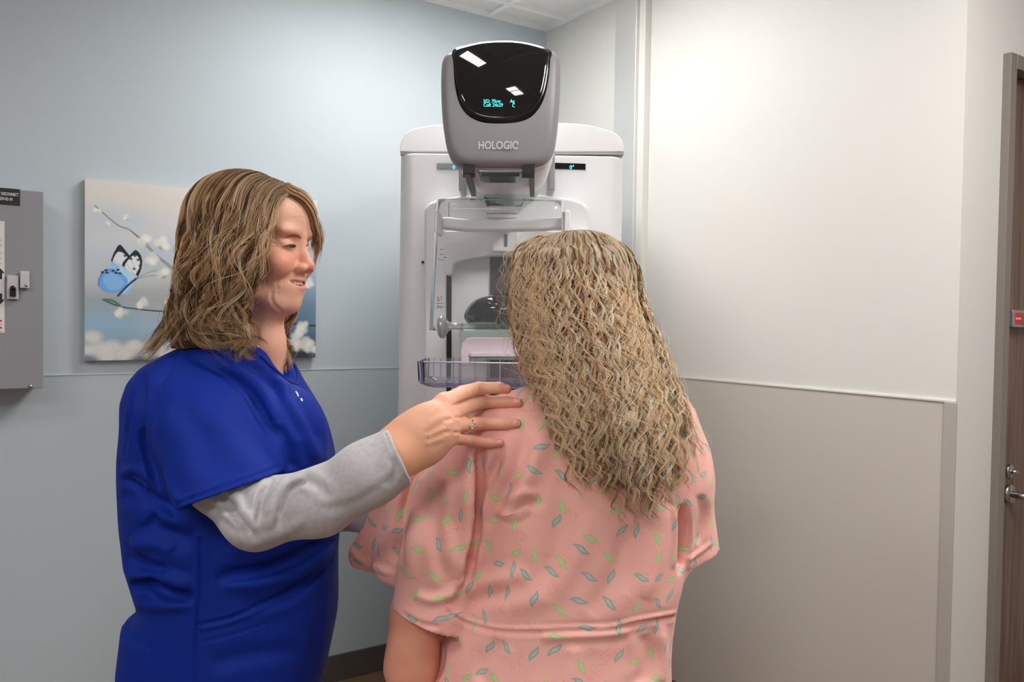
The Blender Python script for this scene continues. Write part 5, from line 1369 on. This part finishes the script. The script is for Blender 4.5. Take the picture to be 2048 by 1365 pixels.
# thumb goes over the top of the shoulder, away from the camera
th = [P(846, 850, 1.20), P(885, 812, 1.235), P(925, 790, 1.275), P(950, 786, 1.31)]
nb_.add(s_chain(th, [.016, .0135, .0115, .009], k=.004), .008)
# far hand, thumb and four fingers, on the front of the shoulder
fh = P(800, 975, 1.49)
nb_.add(s_cone(fh, P(845, 945, 1.485), .026, .034, (0, 1, 0), .5), .012)
for i in range(4):
    a0 = P(855, 922 + 16 * i, 1.483); nb_.add(s_chain([a0, P(890, 918 + 17 * i, 1.478), P(918, 920 + 17 * i, 1.472)], [.0098, .009, .0076]), .004)
nb_.add(s_chain([P(815, 955, 1.48), P(840, 920, 1.475), P(865, 905, 1.47)], [.013, .011, .009]), .006)
# dents between the knuckles and softening of the wrist happen by strokes below
NV, NFc = nets(nb_, (P(230, 1000, 1.5)[0], 1.10, .82), (P(1060, 1000, 1.6)[0], 1.80, 1.70), .0019)
NV = relax(NV, NFc, 1)
fst = [([(543, 474), (555, 483), (567, 491)], .0007, 1.9), ([(536, 482), (552, 488), (566, 492)], .0007, 1.9), ([(532, 494), (550, 494), (566, 494)], .0007, 1.9), ([(540, 506), (555, 502), (568, 497)], .0005, 1.9),
       ([(566, 497), (576, 503), (588, 504), (596, 500)], .0006, 2.0), ([(594, 541), (584, 545), (572, 552), (562, 563)], .0007, 2.5), ([(556, 556), (553, 568), (556, 580)], .0006, 3), ([(575, 438), (600, 436), (616, 440)], .0003, 2), ([(520, 640), (515, 665), (522, 690)], .0008, 5), ([(546, 582), (543, 598), (552, 614), (566, 625)], .0014, 3.5),
       ([(598, 533), (592, 529), (591, 521), (597, 515)], .0007, 1.6),
       # hand: tendons, knuckle creases, finger gaps
       ([(855, 850), (885, 815)], -.0010, 6), ([(850, 862), (888, 830)], -.0012, 6), ([(850, 876), (892, 855)], -.0010, 5), ([(850, 890), (888, 876)], -.0010, 5),
       ([(860, 838), (888, 818)], .0010, 4), ([(905, 812), (925, 805), (945, 796)], .0018, 3), ([(908, 835), (930, 836), (950, 829)], .0018, 3), ([(905, 866), (925, 866), (945, 868)], .0018, 3),
       ([(888, 842), (905, 838)], .0014, 4), ([(886, 866), (902, 864)], .0012, 4)]
for x, y in ((956, 777), (968, 804), (965, 847), (948, 882)): fst += [([(x - 3, y - 7), (x - 4, y), (x - 3, y + 7)], .0007, 1.5), ([(x + 4, y - 7), (x + 5, y), (x + 4, y + 7)], .0007, 1.5)]
for x, y in ((998, 776), (1010, 804), (1004, 848), (978, 886)): fst += [([(x, y - 7), (x - 1, y), (x, y + 7)], .0005, 1.5)]
NV = strokes(NV, NFc, fst)
nc = skin_color(NV, (236, 180, 152), .05, 8)
loc = (NV - ON) @ NR      # head coordinates f,l,u
def blend(w, c):
    global nc
    w = np.clip(w, 0, 1)[:, None]; nc = nc * (1 - w) + L(c) * w
hd = (np.abs(loc) < .16).all(1)
def bl(c, r, col, a): blend(hd * a * np.exp(-(((loc - np.array(c)) / np.array(r)) ** 2).sum(1)), col)
for s in (-1, 1):
    bl((.070, s * .045, -.030), (.03, .022, .020), (222, 120, 100), .55); bl((.080, s * .032, .014), (.02, .02, .006), (196, 130, 112), .3)
    bl((.02, s * .06, -.02), (.03, .03, .03), (214, 132, 108), .5); bl((.080, s * .031, -.008), (.012, .014, .005), (206, 140, 122), .4)
bl((.098, 0, -.033), (.012, .016, .012), (222, 118, 104), .5); bl((.09, 0, .05), (.03, .04, .02), (240, 194, 170), .5)
bl((.085, 0, -.10), (.02, .02, .012), (226, 146, 124), .4)
inner = nc.copy()
dl1, _ = poly_dist(loc, [((p - ON) @ NR) for p in upl]); dl2, _ = poly_dist(loc, [((p - ON) @ NR) for p in lol])
lipw = np.maximum(np.clip((.0044 - dl1) / .0012, 0, 1), np.clip((.0060 - dl2) / .0014, 0, 1)) * (loc[:, 0] > .06)
blend(lipw * .85, (206, 108, 102))
dm, _ = poly_dist(loc, [((mouth_pt(l, -.0015) - ON) @ NR) for l in ls]); blend(np.clip((.0056 - dm) / .001, 0, 1) * (loc[:, 1] < .012) * (loc[:, 1] > -.029) * (loc[:, 0] < .0785 - 20 * loc[:, 1] ** 2) * (loc[:, 0] > .05), (110, 40, 36))
# redder knuckles and fingertips, tan wrist
for q_, rr_, cc_, aa_ in ((P(810, 890, 1.17), .045, (226, 158, 116), .6), (P(885, 800, 1.19), .014, (214, 120, 100), .35), (P(893, 828, 1.19), .014, (214, 120, 100), .45), (P(896, 852, 1.19), .014, (214, 120, 100), .35), (P(893, 874, 1.19), .014, (214, 120, 100), .35)):
    blend(aa_ * np.exp(-(np.linalg.norm(NV - q_, axis=1) / rr_) ** 2), cc_)
for k_ in zk:
    for i, a_ in ((2, .5), (4, .6)): blend(a_ * np.exp(-(np.linalg.norm(NV - zk[k_][i], axis=1) / .012) ** 2), (226, 128, 110))
body_n = fast_mesh('body', NV, NFc, M_skin, nur, colors=nc)
nbv = bvh_of(NV, NFc)
# eyes, lashes, brows, teeth, nails, ring, moles
M_eye = mat('eye_dark', srgb(44, 36, 32), .35, spec=.3); M_eyew = mat('eye_white', srgb(140, 116, 104), .4, spec=.3); M_lash = mat('lash_dark', srgb(84, 54, 42), .7)
M_brow = mat('brow_hair', srgb(172, 114, 86), .7); M_teeth = mat('tooth_enamel', srgb(243, 236, 226), .18, coat=.3); M_nail = mat('nail', srgb(236, 168, 152), .25, coat=.3); M_mole = mat('mole', srgb(168, 88, 66), .6)
decal('eye', nbv, [(572, 494), (578, 492), (585, 491), (591, 493), (591.5, 495), (587, 496), (580, 496.3)], M_eyew, body_n, lift=.0008)
decal('iris', nbv, [(580, 491.8), (587, 491), (590, 493), (588, 495.8), (582, 496.2), (579, 494)], M_eye, body_n, lift=.0013)
def surf_tube(name, px, rad, m, lift=.0005, bv=nbv, par=body_n, mm=5):
    pts = [cast(bv, *q, lift) for q in catmull(px, mm)]; pts = [p for p in pts if p is not None]
    if len(pts) < 3: return None
    r = np.interp(np.linspace(0, 1, len(pts)), np.linspace(0, 1, len(rad)), rad) if not np.isscalar(rad) else rad
    return tube(name, pts, r, m, par, n=8)
decal('upper_lash', nbv, [(565, 493.4), (573, 491), (581, 488.8), (589, 489.2), (593.5, 493), (588.5, 491.2), (581, 491.0), (573, 493)], M_lash, body_n, lift=.0014, th=.0003, nn=3)
surf_tube('lower_lid', [(572, 495), (580, 499), (588, 498.5), (592, 496)], [.0002, .0005, .0005, .0002], mat('lower_lid_line', srgb(176, 112, 94), .6), .0002)  # thin brownish line along the lower lid
decal('eyebrow', nbv, [(566, 478), (574, 472.6), (585, 469), (597, 470.4), (603, 477), (599.5, 477), (594, 473.8), (585, 472), (574, 475)], M_brow, body_n, lift=.0003, th=.0003, nn=4)
surf_tube('eyebrow', [(615, 478), (619, 474), (625, 470)], [.0009, .0009, .0005], M_brow, .0002)
surf_tube('upper_lash', [(613, 492), (617, 489), (621, 490), (623, 494)], [.0005, .0010, .0010, .0005], M_lash, .0012)
for q in ((551.5, 529.5), (524, 560), (558, 586), (530, 550)): decal('mole', nbv, [(q[0] - 1.1, q[1]), (q[0], q[1] - 1.1), (q[0] + 1.1, q[1]), (q[0], q[1] + 1.1)], M_mole, body_n, lift=.0004, th=.0003, dome=.0003, nn=2)
decal('mole', nbv, [(855, 876), (856.5, 874.7), (858, 876), (856.5, 877.4)], M_mole, body_n, lift=.0003, th=.0003, nn=2)
# teeth: an arc of rounded blocks under the upper lip
V = []; F = []
for i in range(-5, 4):
    w = [.0074, .0073, .0067, .0066, .0064, .0058][abs(i)]; hgt = [.0088, .0080, .0082, .0072, .0064, .0054][abs(i)]
    l = [0, .0074, .0138, .0200, .0258, .031][abs(i)] * (1 if i > 0 else -1) + (0 if i else 0)
    if i == 0: continue
    l -= .0037 * (1 if i > 0 else -1)
    f = .0800 - 20.5 * l * l; u = -.0610 + 5.0 * l * l + .0052 * (1 - (l / .034) ** 2)
    tng = np.array((-41 * l, 1)); tng /= np.linalg.norm(tng)
    n0 = len(V)
    for a in range(8):
        for b in range(7):
            sa, sb_ = a / 7 * 2 - 1, b / 6 * 2 - 1
            x_ = sa * (1 - .14 * max(-sb_, 0) ** 4); zz = sb_
            dep_ = .0020 * (1 - abs(sa) ** 3.2) * (1 - .5 * abs(sb_) ** 6)
            ff, ll = f + tng[0] * x_ * w * .47 + dep_ * tng[1], l + tng[1] * x_ * w * .47 - dep_ * tng[0]
            V.append(NH(ff, ll, u - hgt * .5 + zz * hgt * .5 * (1 - .12 * sa ** 4)))
    F += [(n0 + a * 7 + b, n0 + a * 7 + b + 1, n0 + (a + 1) * 7 + b + 1, n0 + (a + 1) * 7 + b) for a in range(7) for b in range(6)]
obj('teeth', V, F, M_teeth, body_n, smooth=True)
for c_, (w_, h_) in (((1006, 773.5), (7.5, 5)), ((1032, 801), (7.5, 5.2)), ((1031, 846), (8, 5.4)), ((998.5, 883.5), (6, 4.2))):
    decal('fingernail', nbv, [(c_[0] + w_ * a, c_[1] + h_ * b) for a, b in ((-1, 0), (-.85, -.75), (0, -1), (.8, -.85), (1.05, 0), (.8, .85), (0, 1), (-.85, .75))], M_nail, body_n, lift=.0004, th=.0003, dome=.0006, nn=3)
# ring: gold band with a small cluster of stones
rc = zk['ring'][1] * .35 + zk['ring'][2] * .65; 
ra0 = cast(nbv, 943, 850, 0); axis = zk['ring'][2] - zk['ring'][1]; axis /= np.linalg.norm(axis)
cpt_ = zk['ring'][1] + axis * ((ra0 - zk['ring'][1]) @ axis)
e1_ = ra0 - cpt_; rr_ = np.linalg.norm(e1_); e1_ /= rr_; e2_ = np.cross(axis, e1_)
M_gold = mat('gold', (.9, .62, .24, 1), .22, metal=1); M_stone = mat('pale_stone', (.85, .85, .82, 1), .05, spec=1.0, coat=1.0)
band = tube('ring_band', [cpt_ + (rr_ + .0004) * (e1_ * math.cos(a) + e2_ * math.sin(a)) for a in np.linspace(0, 2 * math.pi, 33)], .0011, M_gold, nur, n=8)
rg_ = np.random.default_rng(4)
for da, db in ((0, 0), (.003, .002), (-.003, .002), (.0025, -.003), (-.0025, -.0032), (0, .0052), (.0005, -.0062), (.0045, -.0005), (-.0045, -.0008)):
    bmx = bmesh.new(); bmesh.ops.create_icosphere(bmx, subdivisions=1, radius=.0017)
    pc_ = ra0 + e1_ * .0016 + axis * da + e2_ * db
    me = bpy.data.meshes.new('ring_stone'); bmesh.ops.translate(bmx, verts=bmx.verts, vec=Vector(pc_)); bmx.to_mesh(me); bmx.free()
    me.materials.append(M_stone if (abs(da) + abs(db)) < .0065 and da != .0045 else M_gold); link(bpy.data.objects.new('ring_stone', me), band)
surf_tube('undershirt_neckline', [(500, 694), (514, 709), (530, 726), (550, 747)], [.004, .0065, .0065, .004], M_heather, -.001, nbv, nur)
# necklace
surf_tube('necklace', [(512, 690), (519, 698), (527, 712), (533, 726), (536, 734)], .0006, M_gold, .0008, nbv, nur)

# hair: under-layer and waves
nu = Model()
nu.add(s_ell(NH(-.024, 0, .030), (.098, .086, .092), NR), .001)
nu.add(s_ell(NH(-.035, 0, -.04), (.078, .080, .08), NR), .03)
nu.add(s_stack([mkrow(y, xl, xr, zc, hd) for y, xl, xr, zc, hd in ((470, 400, 540, 1.385, .07), (540, 385, 512, 1.385, .085), (610, 372, 490, 1.385, .085), (670, 350, 480, 1.38, .075), (700, 345, 478, 1.375, .06))], 2.2), .02)
nu.sub(s_chain([NH(.085, 0, .05), NH(.095, 0, -.12)], [.066, .085], k=.02), .01)
nu.sub(s_cone(P(505, 640, 1.30), P(530, 720, 1.30), .03, .04), .01)
a_, b_ = nets(nu, (P(300, 700, 1.4)[0], 1.18, 1.25), (P(660, 700, 1.5)[0], 1.55, 1.72), .0035)
a_ = relax(a_, b_, 2); a_ = a_ - vnormals(a_, b_) * (.002 + np.abs(vnoise(a_ * np.array((120, 120, 18)), 6)) * .003)[:, None]
un2 = mat('hair_under_layer_dark', srgb(92, 68, 48), .6, noise=.35, nscale=90); fast_mesh('hair_under_layer', a_, b_, un2, nur)  # dark brown, so gaps between the waves look shaded
NG = [[(590, 382, 1.36), (568, 396, 1.325), (554, 420, 1.303), (549, 448, 1.292), (535, 482, 1.283), (514, 520, 1.28), (498, 560, 1.28), (484, 600, 1.285), (482, 640, 1.285), (492, 668, 1.275), (488, 705, 1.27), (492, 728, 1.27)],
      [(580, 374, 1.37), (545, 384, 1.325), (528, 425, 1.298), (515, 470, 1.283), (496, 520, 1.273), (480, 565, 1.272), (468, 610, 1.275), (466, 650, 1.275), (478, 680, 1.265), (470, 708, 1.265), (478, 722, 1.265)],
      [(560, 364, 1.375), (520, 378, 1.325), (498, 425, 1.296), (480, 475, 1.282), (462, 525, 1.272), (448, 575, 1.27), (440, 620, 1.275), (442, 655, 1.275), (462, 682, 1.268), (500, 700, 1.262), (520, 716, 1.268)],
      [(535, 354, 1.38), (490, 370, 1.33), (465, 420, 1.302), (447, 475, 1.286), (430, 530, 1.277), (416, 580, 1.275), (408, 625, 1.28), (412, 658, 1.28), (440, 678, 1.275), (470, 690, 1.272), (492, 690, 1.275)],
      [(510, 346, 1.385), (462, 362, 1.335), (432, 410, 1.31), (412, 468, 1.297), (398, 528, 1.29), (386, 580, 1.29), (376, 625, 1.29), (370, 655, 1.285), (392, 676, 1.28), (420, 684, 1.28), (440, 684, 1.28)],
      [(488, 342, 1.39), (432, 362, 1.35), (403, 408, 1.328), (386, 465, 1.315), (376, 525, 1.31), (366, 575, 1.31), (352, 620, 1.305), (335, 655, 1.295), (315, 680, 1.285), (300, 700, 1.28), (290, 712, 1.28)],
      [(470, 342, 1.40), (420, 362, 1.385), (390, 410, 1.375), (374, 465, 1.37), (364, 525, 1.365), (356, 575, 1.36), (344, 620, 1.35), (326, 655, 1.34), (302, 685, 1.33), (285, 708, 1.32), (278, 720, 1.32)]]
npal = [((236, 203, 157), .20), ((252, 230, 196), .18), ((202, 161, 114), .24), ((146, 108, 74), .22), ((93, 67, 50), .16)]
kw = dict(M=56, push=(nu, nb_, scr), margin=.0012)
hc = NH(-.02, .02, -.02)
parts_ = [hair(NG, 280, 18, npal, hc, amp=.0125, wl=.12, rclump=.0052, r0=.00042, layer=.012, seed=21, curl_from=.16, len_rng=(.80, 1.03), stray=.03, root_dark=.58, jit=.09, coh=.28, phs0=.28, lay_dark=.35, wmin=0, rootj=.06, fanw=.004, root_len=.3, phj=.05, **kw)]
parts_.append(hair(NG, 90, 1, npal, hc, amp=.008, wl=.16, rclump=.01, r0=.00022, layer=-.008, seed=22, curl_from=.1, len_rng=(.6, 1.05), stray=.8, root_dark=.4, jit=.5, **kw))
# far side: fringe beside the forehead and the curtain beyond the neck
NG2 = [[(562, 372, 1.345), (576, 393, 1.34), (597, 402, 1.35), (613, 422, 1.365), (622, 452, 1.385), (627, 482, 1.41), (629, 512, 1.43)],
       [(570, 368, 1.355), (586, 386, 1.355), (606, 402, 1.37), (621, 428, 1.39), (631, 458, 1.41), (634, 488, 1.425), (630, 515, 1.44)],
       [(575, 366, 1.37), (594, 381, 1.38), (613, 403, 1.40), (628, 432, 1.415), (638, 462, 1.425), (640, 490, 1.435), (630, 530, 1.445)],
       [(580, 368, 1.385), (604, 390, 1.41), (622, 415, 1.43), (637, 447, 1.44), (643, 478, 1.445), (637, 508, 1.455), (624, 550, 1.46)]]
parts_.append(hair(NG2, 60, 12, npal, hc, amp=.002, wl=.10, rclump=.004, r0=.00038, layer=.004, seed=23, curl_from=.3, len_rng=(.75, 1.0), stray=.06, root_dark=.4, jit=.15, fanw=.002, M=30, push=(nb_,), margin=.0012))
NG3 = [[(596, 572, 1.455), (598, 592, 1.45), (597, 615, 1.45), (588, 640, 1.445), (565, 660, 1.44), (552, 690, 1.43), (560, 720, 1.415), (575, 752, 1.40)],
       [(594, 578, 1.47), (596, 602, 1.47), (590, 628, 1.465), (580, 650, 1.46), (572, 680, 1.45), (582, 700, 1.44), (588, 725, 1.43), (590, 748, 1.42)],
       [(588, 592, 1.46), (584, 620, 1.455), (572, 645, 1.45), (556, 668, 1.445), (545, 690, 1.435), (550, 712, 1.42), (562, 735, 1.405), (580, 760, 1.395)]]
parts_.append(hair(NG3, 60, 12, npal, P(540, 600, 1.42), amp=.005, wl=.07, rclump=.005, r0=.0004, layer=.010, seed=24, curl_from=.1, len_rng=(.75, 1.0), stray=.06, root_dark=0, jit=.4, M=34))
NG4 = [[(575, 373, 1.395), (600, 385, 1.42), (612, 430, 1.47), (600, 500, 1.49), (580, 560, 1.49), (560, 620, 1.485), (545, 690, 1.47)],
       [(540, 359, 1.40), (530, 372, 1.44), (525, 430, 1.475), (515, 500, 1.49), (500, 560, 1.495), (490, 620, 1.495), (485, 690, 1.49)],
       [(490, 342, 1.40), (450, 362, 1.44), (430, 430, 1.465), (415, 500, 1.475), (405, 560, 1.48), (395, 620, 1.48), (385, 690, 1.48)],
       [(470, 342, 1.40), (418, 365, 1.40), (388, 415, 1.40), (374, 470, 1.40), (362, 530, 1.40), (354, 600, 1.40), (340, 660, 1.39)]]
parts_.append(hair(NG4, 120, 8, npal, hc, amp=.004, wl=.12, rclump=.006, r0=.00055, layer=.008, seed=25, curl_from=.2, len_rng=(.85, 1.0), stray=.02, root_dark=.4, jit=.3, **dict(kw, M=30)))
Vh, Fh, Kh = [], [], []; n_ = 0
for v, f, c in parts_: Vh.append(v); Fh.append(f + n_); Kh.append(c); n_ += len(v)
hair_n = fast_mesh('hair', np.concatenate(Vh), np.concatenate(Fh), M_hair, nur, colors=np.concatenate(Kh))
tag(hair_n, label='shoulder-length wavy brown hair with blonde highlights')
